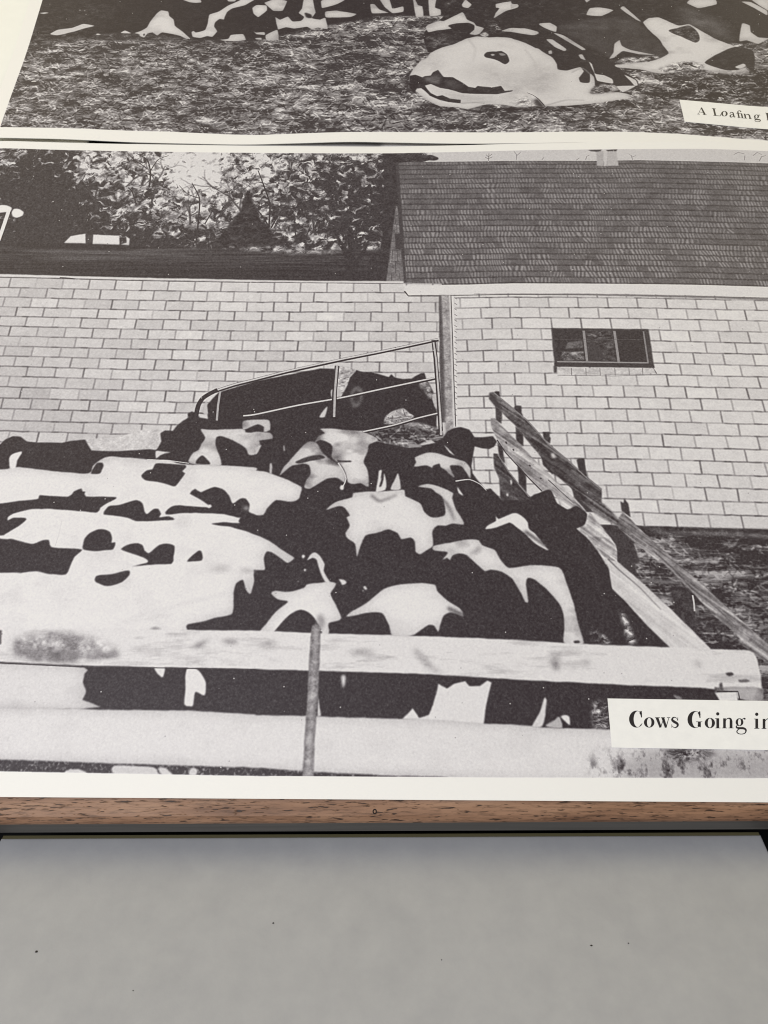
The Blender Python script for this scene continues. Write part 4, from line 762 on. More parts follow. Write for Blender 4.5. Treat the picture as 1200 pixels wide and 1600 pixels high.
('p',0.04,2,0.17,'smudge',0.02,0.8,'6316,1558 6457,1457 6561,1352 6662,1240 6742,1147 6830,1038 6832,939 6712,926 6598,929 6561,957 6499,1038 6424,1139 6405,1311 6355,1379'),
('p',0.82,2,0.17,'',0,0.8,'6352,1348 6382,1310 6397,1138 6485,1113 6568,1048 6562,965 6404,1013 6387,1157'),
('p',0.82,2,0.17,'',0,0.8,'6597,918 6804,938 6652,821'),
('p',0.82,2,0.17,'',0,0.8,'6705,1128 6818,1038 6828,946 6793,937 6750,1035'),
('p',0.24,2,0.69,'smudge',0.06,1,'4552,1054 4628,1080 4705,1167 4744,1062 4713,940 4639,963 4577,994'),
('p',0.16,2,1.02,'smudge',0.05,1,'4778,1022 4878,1003 4975,904 4899,864 4801,922'),
('blot',0.74,1,4.77,'smudge',0.05,0,'5114,1270 5415,1190 5654,1005 5761,782 5516,804 5274,904'),
('blot',0.76,1,3.13,'smudge',0.05,0,'4478,1262 4658,1430 4785,1349 4681,1224 4553,1140'),
('blot',0.72,1,2.02,'smudge',0.05,0,'4588,897 4810,803 5141,726 5510,724 5261,667 4942,668'),
('blot',0.7,1,4.09,'smudge',0.05,0,'5668,1191 5864,1275 5976,1108 5884,780 5764,822'),
('l',0.620,1,0.55,0.25,0.54,'4808,704 5017,697 5202,702'),
('l',0.600,1,0.55,0.25,0.54,'4929,633 5088,640 5261,655'),
('l',0.680,1,0.58,0.26,0.56,'5055,1746 5126,1560 5092,1353'),
('l',0.700,1,0.57,0.26,0.56,'5669,1566 5757,1358 5762,1108'),
('l',0.600,1,0.55,0.25,0.54,'5453,784 5590,803 5685,758'),
('l',0.660,1,0.69,0.34,0.41,'6146,1155 6270,1233 6367,1081'),
('l',0.600,1,0.66,0.33,0.40,'5799,573 6029,670 6230,670'),
]
TREE_BLOBS = [(29.9,276.8,21.6,35.7,2.60),(46.9,259.1,15.3,23.8,2.40),(30.3,243.1,42.1,9.9,1.50),(69.8,259.2,15.3,16.0,1.00),(61.5,293.3,12.6,9.3,-0.90),(49.5,293.0,5.7,5.9,-0.50),(46.4,298.2,6.3,6.0,0.90),(73.6,296.7,9.5,8.6,0.25),(88.3,281.9,15.6,16.5,0.05),(108.6,296.0,10.8,11.2,-3.20),(116.2,284.5,6.3,6.8,-1.20),(99.1,245.4,42.1,8.8,1.50),(97.1,261.5,18.4,16.1,0.15),(121.2,265.7,12.3,16.2,0.10),(128.5,269.9,9.3,16.3,-0.35),(143.8,293.5,7.0,10.8,-0.90),(141.8,278.4,12.5,16.6,0.10),(164.0,270.2,17.0,28.4,0.75),(185.3,283.0,17.2,20.9,0.85),(192.0,262.1,13.8,20.2,0.90),(157.4,278.5,6.9,8.4,-0.30),(152.9,251.7,9.1,5.6,-0.20),(180.2,249.8,15.1,10.0,0.50),(210.4,278.7,12.5,36.8,2.00),(64.0,277.4,9.3,7.3,0.40),(18.7,295.0,6.2,8.3,-0.60)]
CAP_LOW = [
('29416,2468 29379,2434 29339,2407 29296,2388 29251,2376 29207,2373 29165,2379 29125,2393 29089,2416 29058,2445 29033,2481 29015,2523 29004,2568 29000,2617 29004,2666 29016,2716 29036,2764 29062,2809 29094,2849 29130,2883 29171,2911 29214,2931 29259,2942 29304,2945 29347,2940 29387,2925 29423,2903 29454,2873 29479,2836','29376,2481 29354,2449 29330,2424 29306,2405 29281,2395 29257,2392 29234,2398 29212,2411 29194,2432 29179,2460 29167,2493 29159,2532 29156,2575 29156,2620 29161,2667 29171,2713 29184,2758 29200,2800 29220,2837 29242,2869 29266,2895 29290,2913 29315,2924 29340,2927 29363,2921 29384,2908 29403,2886 29418,2858 29430,2824'),
('29437,2937 29384,2866','29475,2937 29458,2716'),
('29458,2716 29435,2786','29425,2715 29407,2856'),
('29389,2438 29419,2477 29438,2526','29367,2459 29403,2486 29425,2530'),
('29857,2550 29847,2511 29828,2475 29802,2442 29770,2414 29732,2394 29693,2381 29652,2376 29612,2380 29576,2393 29545,2413 29520,2440 29504,2473 29495,2509 29496,2547 29506,2586 29525,2623 29551,2656 29584,2683 29621,2704 29661,2717 29702,2722 29742,2718 29778,2705 29809,2685 29834,2657 29851,2625 29859,2588 29857,2550','29753,2549 29746,2515 29736,2482 29722,2453 29707,2429 29690,2410 29672,2399 29655,2395 29638,2398 29624,2410 29612,2428 29604,2452 29599,2481 29598,2514 29601,2548 29608,2582 29618,2615 29631,2644 29647,2669 29664,2688 29682,2699 29699,2703 29716,2699 29730,2688 29742,2670 29750,2645 29755,2616 29756,2583 29753,2549'),
('29920,2698 30004,2370','30014,2731 30079,2396'),
('30054,2379 30206,2689','30028,2388 30189,2695'),
('30120,2701 30187,2368','30215,2730 30263,2391'),
('30238,2376 30385,2710','30212,2384 30367,2715'),
('29899,2704 30066,2706','29902,2723 30069,2724'),
('30104,2706 30242,2707','30107,2725 30245,2725'),
('30309,2707 30423,2708','30312,2726 30426,2727'),
('30670,2632 30668,2642 30665,2656 30662,2672 30656,2688 30648,2702 30637,2713 30624,2723 30609,2732 30593,2738 30577,2742 30561,2743 30543,2742 30525,2738 30508,2731 30491,2721 30477,2708 30463,2692 30451,2673 30443,2650 30441,2625 30449,2602 30461,2583 30475,2568 30490,2554 30505,2540 30523,2529 30543,2518 30561,2509 30575,2502 30584,2495 30591,2488 30598,2481 30602,2474 30604,2468 30606,2465 30606,2460 30601,2448 30593,2436 30583,2423 30574,2414 30563,2406 30550,2400 30536,2396 30522,2393 30510,2393 30498,2398 30484,2407 30472,2419 30460,2430 30452,2438','30656,2627 30653,2636 30649,2650 30645,2665 30639,2678 30632,2689 30622,2696 30610,2703 30596,2709 30582,2712 30570,2714 30559,2711 30548,2706 30538,2700 30530,2693 30525,2686 30520,2678 30516,2668 30514,2659 30514,2652 30516,2651 30519,2649 30527,2642 30538,2634 30553,2624 30567,2615 30579,2605 30595,2596 30614,2586 30634,2573 30651,2558 30663,2541 30672,2523 30678,2503 30679,2481 30675,2458 30663,2436 30647,2417 30629,2402 30610,2389 30591,2379 30573,2372 30554,2367 30535,2365 30516,2366 30499,2371 30484,2379 30469,2392 30457,2406 30447,2419 30441,2427'),
('30673,2724 30655,2611','30692,2724 30674,2611'),
('30431,2488 30414,2376','30450,2488 30433,2377'),
('31433,2483 31396,2446 31354,2416 31310,2393 31264,2378 31218,2372 31174,2375 31132,2387 31094,2407 31061,2435 31035,2470 31015,2511 31004,2556 31000,2605 31004,2655 31017,2706 31037,2755 31064,2801 31097,2842 31136,2878 31178,2907 31223,2928 31270,2941 31316,2944 31360,2939 31402,2925 31438,2902 31470,2872 31494,2835','31388,2494 31365,2460 31340,2431 31314,2410 31287,2397 31261,2391 31237,2394 31214,2405 31195,2424 31179,2451 31166,2483 31158,2521 31154,2564 31155,2609 31161,2656 31171,2703 31186,2749 31204,2792 31225,2831 31249,2864 31274,2891 31301,2911 31327,2922 31353,2926 31377,2921 31399,2907 31418,2886 31434,2858 31445,2823'),
('31452,2936 31397,2869','31490,2936 31461,2715'),
('31461,2715 31445,2785','31428,2714 31419,2855'),
('31347,2578 31323,2438','31447,2579 31415,2392'),
('31285,2573 31494,2574','31288,2592 31497,2593'),
('31309,2449 31353,2403','31347,2483 31391,2437'),
('31925,2544 31913,2506 31894,2469 31867,2437 31834,2409 31797,2389 31758,2376 31718,2371 31680,2375 31645,2388 31616,2408 31593,2435 31578,2467 31571,2504 31573,2542 31585,2581 31604,2617 31631,2650 31664,2678 31701,2699 31740,2712 31780,2717 31819,2713 31853,2700 31883,2679 31906,2652 31921,2619 31927,2583 31925,2544','31820,2544 31812,2509 31801,2477 31788,2448 31772,2423 31755,2405 31738,2394 31722,2390 31706,2393 31693,2405 31683,2423 31676,2447 31673,2476 31674,2509 31678,2543 31686,2577 31697,2610 31711,2639 31726,2664 31743,2682 31760,2694 31777,2698 31792,2694 31805,2683 31815,2664 31822,2640 31825,2611 31825,2578 31820,2544'),
('32134,2855 32126,2834 32110,2815 32089,2803 32066,2798 32045,2802 32029,2815 32020,2833 32019,2855 32028,2876 32043,2895 32064,2907 32087,2912 32108,2907 32125,2895 32134,2877 32134,2855','32077,2855 32077,2855 32077,2855 32077,2855 32077,2855 32077,2855 32077,2855 32077,2855 32077,2855 32077,2855 32077,2855 32077,2855 32077,2855 32077,2855 32077,2855 32077,2855 32077,2855'),
('32001,2704 31942,2377','32097,2705 32036,2378'),
('31955,2685 32065,2686','31959,2704 32068,2704'),
('31902,2368 32077,2369','31905,2386 32081,2387'),
('32232,2689 32317,2690','32234,2703 32320,2704'),
('32233,2696 32174,2379','32325,2706 32263,2379'),
('32307,2617 32315,2626 32327,2640 32340,2655 32353,2669 32365,2678 32377,2683 32390,2687 32403,2689 32415,2689 32425,2688 32433,2683 32440,2678 32446,2671 32449,2664 32448,2659 32448,2653 32447,2640 32445,2624 32442,2608 32440,2596','32293,2627 32300,2636 32311,2651 32324,2667 32339,2684 32354,2697 32369,2707 32386,2715 32402,2720 32419,2724 32435,2725 32451,2727 32468,2725 32484,2721 32500,2712 32515,2699 32523,2679 32527,2658 32529,2638 32530,2622 32532,2612'),
('32440,2613 32396,2380','32535,2614 32491,2381'),
('32134,2369 32300,2370','32137,2388 32303,2389'),
('32356,2371 32527,2372','32360,2389 32530,2390'),
('32903,2579 32894,2550 32879,2522 32858,2497 32833,2476 32805,2461 32775,2451 32745,2447 32716,2450 32690,2460 32668,2475 32651,2496 32640,2520 32635,2548 32638,2577 32647,2606 32662,2634 32682,2659 32708,2680 32736,2696 32766,2706 32796,2709 32825,2706 32851,2696 32874,2681 32891,2660 32902,2636 32906,2608 32903,2579','32823,2578 32817,2553 32808,2530 32798,2508 32786,2491 32773,2477 32761,2469 32749,2466 32737,2469 32728,2477 32721,2490 32716,2508 32714,2529 32715,2553 32718,2578 32724,2603 32733,2626 32743,2648 32755,2666 32768,2679 32780,2687 32793,2690 32804,2688 32813,2679 32820,2666 32825,2648 32827,2627 32826,2603 32823,2578'),
('32883,2657 32890,2662 32899,2670 32908,2679 32918,2686 32926,2690 32934,2690 32944,2690 32955,2688 32965,2686 32972,2684','32871,2669 32877,2675 32885,2683 32895,2693 32907,2703 32920,2711 32934,2717 32948,2721 32962,2723 32973,2725 32980,2727'),
('33002,2692 32998,2681 32990,2672 32979,2666 32968,2663 32957,2665 32949,2671 32945,2681 32945,2691 32949,2702 32957,2711 32968,2717 32979,2720 32989,2718 32998,2712 33002,2702 33002,2692','32973,2692 32973,2691 32973,2691 32973,2691 32973,2691 32973,2691 32973,2691 32973,2691 32973,2692 32973,2692 32973,2692 32973,2692 32973,2692 32973,2692 32973,2692 32973,2692 32973,2692'),
('32685,2487 32676,2483 32662,2476 32646,2468 32631,2457 32617,2443 32610,2427 32608,2411 32611,2394 32618,2379 32631,2366 32649,2358 32668,2352 32689,2349 32710,2346 32732,2343 32756,2342 32781,2341 32806,2341 32827,2340 32844,2337 32858,2334 32872,2330 32883,2326 32892,2320 32897,2316 32901,2312 32905,2305 32907,2297 32907,2287 32905,2277 32902,2266 32895,2254 32887,2242 32878,2231 32866,2221 32850,2213 32830,2205 32809,2198 32786,2194 32765,2191 32744,2191 32722,2193 32700,2197 32682,2203 32667,2209 32655,2218 32646,2227 32640,2238 32637,2247 32636,2255 32637,2263 32641,2273 32649,2284 32658,2296 32667,2305 32678,2314 32694,2324 32712,2332 32727,2340 32738,2346','32694,2472 32686,2465 32674,2455 32662,2445 32653,2436 32651,2431 32652,2429 32654,2424 32657,2420 32662,2417 32667,2416 32675,2414 32689,2413 32708,2413 32729,2413 32750,2412 32771,2412 32795,2413 32821,2413 32848,2413 32873,2410 32894,2404 32913,2395 32930,2385 32944,2373 32956,2358 32962,2340 32964,2322 32962,2303 32957,2285 32950,2268 32941,2252 32929,2236 32915,2220 32898,2206 32879,2194 32857,2185 32834,2178 32809,2172 32785,2169 32761,2168 32738,2167 32714,2169 32690,2172 32668,2177 32650,2184 32634,2193 32620,2204 32609,2217 32601,2232 32598,2249 32601,2267 32610,2284 32621,2301 32634,2315 32649,2328 32666,2339 32686,2348 32706,2354 32722,2360 32734,2363'),
('33472,2850 33463,2828 33447,2810 33426,2797 33403,2793 33382,2797 33366,2809 33357,2827 33357,2849 33366,2871 33382,2889 33403,2902 33426,2906 33447,2902 33463,2890 33472,2871 33472,2850','33415,2849 33415,2849 33414,2849 33414,2849 33414,2849 33414,2849 33414,2849 33414,2849 33414,2849 33414,2849 33414,2849 33414,2849 33414,2849 33414,2849 33415,2849 33415,2849 33415,2849'),
('33336,2699 33269,2372','33431,2699 33364,2372'),
('33289,2679 33399,2680','33293,2698 33402,2699'),
('33229,2362 33404,2363','33233,2381 33408,2382'),
('33584,2679 33669,2680','33587,2693 33672,2694'),
('33585,2686 33519,2369','33677,2696 33609,2369'),
('33657,2607 33666,2616 33678,2630 33691,2645 33705,2659 33717,2668 33729,2674 33742,2677 33755,2679 33767,2679 33777,2678 33785,2673 33792,2668 33797,2661 33800,2654 33799,2649 33799,2643 33798,2630 33795,2614 33792,2598 33790,2586','33643,2617 33651,2626 33662,2641 33676,2657 33691,2674 33706,2687 33722,2697 33738,2705 33755,2710 33772,2714 33788,2715 33804,2716 33821,2715 33837,2711 33853,2702 33867,2689 33875,2669 33878,2648 33880,2628 33881,2612 33882,2602'),
('33791,2603 33741,2370','33886,2604 33836,2371'),
('33479,2359 33644,2360','33483,2378 33648,2379'),
('33701,2361 33872,2362','33705,2379 33876,2380'),
]
CAP_UP = [
('37196,2975 36956,2461','37212,2963 36973,2449'),
('37171,2951 37250,2391','37239,3000 37343,2459'),
('37051,2602 37242,2571','37059,2634 37250,2603'),
('36898,2436 37033,2423','36905,2468 37040,2455'),
('37189,2411 37389,2388','37196,2442 37397,2419'),
('37800,2900 37785,2354','37896,2936 37881,2389'),
('37751,2920 37949,2884','37761,2959 37960,2922'),
('37734,2361 38090,2326','37743,2399 38099,2364'),
('38082,2329 38119,2399 38125,2511','38056,2359 38091,2405 38108,2508'),
('38507,2545 38494,2498 38473,2453 38445,2413 38411,2378 38374,2352 38335,2335 38295,2328 38258,2332 38225,2346 38197,2369 38175,2401 38162,2440 38158,2484 38162,2530 38175,2577 38196,2622 38224,2663 38257,2698 38295,2724 38334,2741 38374,2748 38411,2744 38445,2730 38473,2706 38494,2674 38507,2635 38511,2591 38507,2545','38410,2541 38401,2501 38388,2463 38373,2429 38356,2401 38337,2379 38319,2365 38301,2360 38285,2364 38272,2376 38261,2397 38255,2424 38252,2458 38253,2495 38259,2534 38268,2574 38281,2612 38296,2646 38313,2675 38332,2697 38350,2711 38368,2716 38384,2712 38397,2700 38408,2679 38414,2651 38417,2618 38416,2580 38410,2541'),
('38639,2532 38645,2546 38653,2566 38662,2586 38672,2603 38680,2614 38691,2622 38706,2631 38722,2637 38736,2640 38748,2640 38757,2632 38764,2623 38768,2612 38771,2598 38771,2580 38771,2553 38768,2514 38764,2468 38760,2422 38757,2382 38760,2353 38764,2327 38769,2303 38777,2282 38791,2264 38813,2261 38833,2270 38850,2282 38863,2294 38872,2303','38608,2554 38615,2567 38624,2586 38636,2609 38651,2633 38668,2654 38686,2667 38706,2677 38725,2683 38744,2686 38761,2684 38777,2684 38793,2679 38808,2668 38822,2649 38832,2622 38836,2583 38836,2538 38835,2491 38835,2449 38836,2417 38835,2390 38833,2367 38833,2350 38833,2340 38831,2337 38829,2331 38837,2328 38850,2328 38863,2329 38872,2327'),
('38790,2500 38778,2501 38759,2502 38737,2502 38715,2500 38693,2495 38673,2488 38652,2478 38632,2465 38612,2448 38592,2425 38579,2393 38572,2362 38569,2332 38571,2304 38577,2279 38591,2264 38606,2256 38624,2252 38644,2253 38665,2260 38690,2274 38717,2294 38744,2316 38767,2336 38783,2350','38786,2475 38773,2471 38753,2466 38732,2462 38711,2455 38693,2447 38678,2435 38662,2420 38648,2406 38639,2392 38636,2384 38634,2379 38631,2369 38630,2356 38631,2345 38632,2341 38633,2335 38637,2327 38645,2321 38656,2317 38668,2315 38687,2321 38712,2334 38738,2349 38762,2364 38779,2373'),
('39022,2635 39008,2258','39101,2664 39086,2287'),
('39096,2644 39096,2659 39096,2678 39096,2698 39097,2714 39098,2723 39103,2733 39112,2748 39124,2762 39136,2774 39148,2782 39161,2782 39177,2778 39194,2770 39209,2763 39220,2758','39022,2630 39026,2644 39031,2665 39037,2693 39045,2724 39059,2754 39076,2777 39094,2795 39113,2810 39133,2821 39152,2826 39173,2828 39193,2824 39212,2817 39228,2811 39239,2807'),
('38958,2592 39237,2566','38966,2623 39245,2597'),
('39193,2566 39182,2234','39272,2596 39261,2264'),
('38967,2254 39122,2236','38976,2285 39130,2267'),
('39146,2230 39292,2212','39154,2262 39301,2243'),
('39263,2758 39256,2739 39246,2722 39233,2711 39219,2706 39207,2710 39198,2720 39194,2736 39195,2756 39201,2775 39212,2792 39225,2804 39239,2808 39251,2805 39260,2794 39264,2778 39263,2758','39229,2757 39229,2757 39229,2757 39229,2757 39229,2757 39229,2757 39229,2757 39229,2757 39229,2757 39229,2757 39229,2757 39229,2757 39229,2757 39229,2757 39229,2757 39229,2757 39229,2757'),
('39351,2541 39341,2216','39430,2571 39420,2246'),
('39334,2551 39416,2542','39342,2582 39424,2573'),
('39406,2416 39419,2429 39437,2449 39458,2470 39478,2488 39496,2499 39512,2501 39530,2500 39546,2496 39560,2489 39568,2480 39572,2469 39575,2451 39578,2429 39579,2407 39580,2389','39398,2434 39410,2449 39428,2470 39449,2495 39472,2518 39494,2534 39517,2546 39540,2553 39563,2556 39584,2555 39605,2548 39622,2531 39635,2507 39644,2484 39651,2465 39656,2454'),
('39581,2420 39572,2183','39660,2449 39650,2212'),
('39309,2212 39448,2200','39317,2244 39456,2231'),
('39545,2185 39700,2167','39554,2216 39708,2198'),
('40100,2373 40090,2338 40074,2305 40053,2274 40027,2249 39998,2229 39968,2216 39939,2211 39911,2214 39885,2224 39864,2242 39849,2266 39839,2295 39836,2328 39840,2362 39850,2397 39867,2431 39888,2461 39914,2487 39942,2507 39972,2520 40002,2525 40030,2522 40056,2512 40077,2494 40092,2470 40101,2440 40104,2407 40100,2373','40025,2370 40018,2341 40008,2313 39997,2288 39984,2266 39970,2250 39957,2240 39944,2236 39932,2239 39923,2248 39916,2263 39911,2284 39910,2309 39911,2336 39916,2366 39923,2395 39933,2423 39944,2448 39957,2470 39971,2486 39984,2496 39997,2500 40009,2497 40018,2488 40025,2472 40030,2452 40031,2427 40030,2399 40025,2370'),
('40071,2451 40080,2456 40092,2463 40105,2470 40117,2474 40125,2475 40132,2471 40140,2463 40148,2453 40156,2444 40162,2436','40068,2479 40076,2486 40088,2496 40102,2506 40118,2514 40134,2518 40149,2516 40162,2510 40174,2502 40183,2495 40190,2492'),
('39889,2257 39880,2252 39867,2244 39851,2233 39836,2219 39823,2194 39822,2168 39828,2150 39838,2134 39850,2121 39866,2110 39887,2104 39910,2100 39935,2097 39959,2094 39981,2090 40004,2086 40027,2083 40049,2079 40066,2074 40078,2069 40084,2065 40088,2061 40090,2059 40091,2057 40092,2056 40089,2049 40081,2037 40069,2024 40054,2011 40038,2001 40019,1994 39995,1989 39970,1986 39945,1984 39923,1985 39904,1989 39886,1997 39869,2005 39855,2015 39845,2025 39840,2034 39838,2042 39838,2050 39840,2056 39841,2059 39846,2067 39859,2079 39876,2092 39891,2103 39901,2112','39894,2236 39886,2227 39873,2215 39861,2202 39854,2192 39856,2195 39859,2201 39863,2197 39871,2192 39881,2187 39894,2183 39910,2180 39931,2179 39956,2179 39982,2178 40006,2177 40029,2172 40053,2167 40076,2162 40097,2154 40114,2142 40127,2125 40134,2105 40137,2082 40134,2056 40125,2032 40112,2013 40096,1997 40078,1982 40058,1969 40037,1960 40014,1954 39989,1951 39962,1950 39937,1951 39914,1954 39893,1958 39873,1964 39854,1972 39838,1982 39825,1993 39816,2006 39811,2022 39809,2041 39813,2061 39821,2082 39837,2098 39854,2110 39872,2121 39888,2129 39899,2134'),
('40518,2616 40478,2081','40620,2642 40579,2107'),
('40474,2631 40680,2595','40484,2669 40690,2632'),
('40433,2091 40627,2048','40443,2127 40638,2084'),
('40659,2592 40675,2584 40700,2576 40727,2566 40749,2554 40759,2541 40759,2531 40757,2520 40753,2507 40747,2493 40741,2484 40739,2472 40733,2455 40724,2438 40714,2423 40704,2410 40687,2401 40663,2394 40637,2391 40614,2388 40597,2384','40667,2623 40686,2624 40713,2624 40744,2622 40773,2617 40797,2605 40814,2582 40822,2551 40823,2517 40820,2483 40813,2450 40796,2421 40777,2394 40755,2371 40731,2352 40706,2340 40679,2337 40652,2340 40627,2346 40606,2353 40591,2359'),
('40591,2359 40613,2351 40646,2342 40682,2332 40714,2318 40733,2303 40738,2285 40739,2267 40736,2248 40731,2229 40725,2216 40724,2202 40719,2181 40711,2159 40701,2138 40690,2123 40674,2112 40649,2105 40621,2102 40596,2099 40578,2096','40597,2384 40622,2386 40657,2387 40697,2386 40736,2381 40767,2370 40789,2349 40804,2318 40812,2283 40815,2246 40812,2207 40796,2168 40776,2132 40752,2101 40726,2074 40698,2056 40669,2048 40639,2049 40611,2054 40587,2060 40571,2065'),
]
SHEET_W, SHEET_H = 447.0, 310.3
LOW_PROF = ([0.00,10.82,42.66,74.78,132.82,171.63,202.99,216.88,236.22,255.49,268.27,309.80,363.95,396.47,447.00],[3.22,4.02,2.91,2.28,1.44,1.27,1.23,1.47,1.94,2.53,3.13,4.01,4.74,3.38,1.00])
UP_PROF = ([0.00,12.87,45.18,77.18,96.61,135.56,166.59,189.32,220.00,245.85,271.60,303.61,322.85,355.40,400.91,447.00],[3.06,3.06,2.62,1.06,0.68,0.11,1.37,2.48,2.02,1.71,2.13,2.95,3.06,1.62,0.37,2.00])
LOW_FRAME = (-206.500,-103.392,-0.010901)
UP_FRAME = (-206.200,210.204,-0.018409)

def print_material(name, img):
    mt, nt, b = new_mat(name, .42, .27)
    tx = node(nt, 'ShaderNodeTexImage'); tx.image = img; tx.interpolation = 'Linear'; tx.extension = 'EXTEND'
    pw = node(nt, 'ShaderNodeMath', operation='POWER'); pw.inputs[1].default_value = 2.15
    nt.links.new(tx.outputs['Color'], pw.inputs[0])
    r = ramp(nt, pw.outputs[0], [(0, (.018, .0098, .0140, 1)), (.4, (.320, .305, .322, 1)), (.86, (.694, .682, .697, 1)), (1, (.80, .795, .77, 1))])
    nt.links.new(r.outputs['Color'], b.inputs['Base Color'])
    n = noise(nt, 900, 3); bump(nt, b, n.outputs['Fac'], .12, .0003)
    n2 = noise(nt, 14, 2); rr = node(nt, 'ShaderNodeMapRange'); rr.inputs[3].default_value = .44; rr.inputs[4].default_value = .52
    nt.links.new(n2.outputs['Fac'], rr.inputs[0]); nt.links.new(rr.outputs[0], b.inputs['Roughness'])
    return mt
def smooth_prof(prof, x):
    """edge lift in mm, softened"""
    k = [-9, -6, -3, 0, 3, 6, 9]; return sum(np.interp(x + d, prof[0], prof[1]) for d in k) / len(k)
def sheet(name, frame, prof, top_edge, length, base, mat, left=0., skew=0., nx=150, ny=70, t=.28):
    """a sheet of photo paper with a lifted, wavy edge: front, back and rim"""
    hf = lambda x, y: base + smooth_prof(prof, x) * max(0, 1 - abs(y - (SHEET_H if top_edge else 0)) / length) ** 2 * (1 + 2 * min(1, abs(y - (SHEET_H if top_edge else 0)) / length))
    vs, uv_, fs = [], [], []
    ys = [SHEET_H * (j / ny) ** 1.0 for j in range(ny + 1)]
    for lay in (0, 1):
        for y in ys:
            for i in range(nx + 1):
                x = SHEET_W * i / nx; xl = x + (left - skew * y) * (1 - i / nx); h = hf(xl, y)
                vs.append((xl / 1e3, y / 1e3, (h - lay * t) / 1e3)); uv_.append((xl / SHEET_W, y / SHEET_H))
    N1 = (nx + 1) * (ny + 1); id_ = lambda i, j, l=0: l * N1 + j * (nx + 1) + i
    for j in range(ny):
        for i in range(nx):
            fs.append((id_(i, j), id_(i + 1, j), id_(i + 1, j + 1), id_(i, j + 1))); fs.append((id_(i, j, 1), id_(i, j + 1, 1), id_(i + 1, j + 1, 1), id_(i + 1, j, 1)))
    rim0 = len(vs)
    loop = [(i, 0) for i in range(nx)] + [(nx, j) for j in range(ny)] + [(i, ny) for i in range(nx, 0, -1)] + [(0, j) for j in range(ny, 0, -1)]
    for i, j in loop:
        for l in (0, 1): vs.append(vs[id_(i, j, l)]); uv_.append(uv_[id_(i, j, l)])
    for k in range(len(loop)):
        a, b_ = rim0 + 2 * k, rim0 + 2 * ((k + 1) % len(loop)); fs.append((a, a + 1, b_ + 1, b_))
    o = mesh_obj(name, vs, fs, mat, None, uv_, True)
    o.matrix_world = plane_matrix(frame[0] / 1e3, frame[1] / 1e3, frame[2])
    return o, hf
CAPU = .01
def cpts(s): return np.array([[float(a) for a in q.split(',')] for q in s.split()]) * CAPU
def caption(parent, hf, quad, strips, paper, ink, lab):
    q = cpts(quad); n = 40; vs, fs = [], []
    for lay, dz in ((0, .16), (1, -.1)):
        for j in range(5):
            for i in range(n + 1):
                s_, t_ = i / n, j / 4; p_ = (q[0] * (1 - s_) + q[1] * s_) * (1 - t_) + (q[3] * (1 - s_) + q[2] * s_) * t_
                vs.append((p_[0] / 1e3, p_[1] / 1e3, (hf(*p_) + dz) / 1e3))
    K = 5 * (n + 1)
    for j in range(4):
        for i in range(n):
            a = j * (n + 1) + i; fs.append((a, a + n + 1, a + n + 2, a + 1))
    rim = [i for i in range(n + 1)] + [j * (n + 1) + n for j in range(1, 5)] + [4 * (n + 1) + i for i in range(n - 1, -1, -1)] + [j * (n + 1) for j in range(3, 0, -1)]
    for a, b in zip(rim, rim[1:] + rim[:1]): fs.append((a, b, b + K, a + K))
    st = mesh_obj('caption_strip', vs, fs, paper, parent, None, False); st['label'] = lab
    vs, fs = [], []
    for a, b in strips:
        A_, B_ = cpts(a), cpts(b); k0 = len(vs)
        for p_, r_ in zip(A_, B_):
            for v_ in (p_, r_): vs.append((v_[0] / 1e3, v_[1] / 1e3, (hf(*v_) + .20) / 1e3))
        for i in range(len(A_) - 1): fs.append((k0 + 2 * i, k0 + 2 * i + 1, k0 + 2 * i + 3, k0 + 2 * i + 2))
    le = mesh_obj('lettering', vs, fs, ink, st); le['label'] = 'bold black serif lettering on the white caption strip'
    return st

# ------------------------------------------------------------------ setting: table top, coloured near-black to stand in for the unlit void
mt_dark, nt, b = new_mat('void_black', .6, .3); n = noise(nt, 60, 3)
r = ramp(nt, n.outputs['Fac'], [(.3, (.004, .004, .005, 1)), (.7, (.008, .008, .009, 1))]); nt.links.new(r.outputs['Color'], b.inputs['Base Color'])
tab = mesh_obj('table_top', box_verts(-1.2, 1.2, -.75, 1.1, -.03, 0), BOXF, mt_dark); tab['kind'] = 'structure'

# ------------------------------------------------------------------ slanted oak stand
STAND = dict(v_front=-0.11160,face=0.00690)
mo, nt, b = new_mat('oak', .5, .32)
n1 = noise(nt, 1.0, 3, .5, None, (22, 190, 190)); n2 = noise(nt, 1.0, 5, .7, None, (130, 1500, 1500)); n3 = noise(nt, 1.0, 2, .5, None, (240, 1900, 1900))
r1 = ramp(nt, n1.outputs['Fac'], [(.25, (.14, .070, .040, 1)), (.5, (.25, .138, .082, 1)), (.75, (.34, .205, .13, 1))])
r2 = ramp(nt, n2.outputs['Fac'], [(.36, (.30, .27, .25, 1)), (.52, (1, 1, 1, 1))])
r3 = ramp(nt, n3.outputs['Fac'], [(.335, (.16, .14, .13, 1)), (.40, (1, 1, 1, 1))])
mx = node(nt, 'ShaderNodeMix', data_type='RGBA', blend_type='MULTIPLY'); mx.inputs[0].default_value = .65
nt.links.new(r1.outputs['Color'], mx.inputs[6]); nt.links.new(r2.outputs['Color'], mx.inputs[7])
mx2 = node(nt, 'ShaderNodeMix', data_type='RGBA', blend_type='MULTIPLY'); mx2.inputs[0].default_value = 1
nt.links.new(mx.outputs[2], mx2.inputs[6]); nt.links.new(r3.outputs['Color'], mx2.inputs[7]); nt.links.new(mx2.outputs[2], b.inputs['Base Color'])
bump(nt, b, r3.outputs['Color'], .35, .0004)
mf, nt, b = new_mat('grey_paint', .45, .5); n1 = noise(nt, 1.0, 4, .6, None, (20, 900, 900))
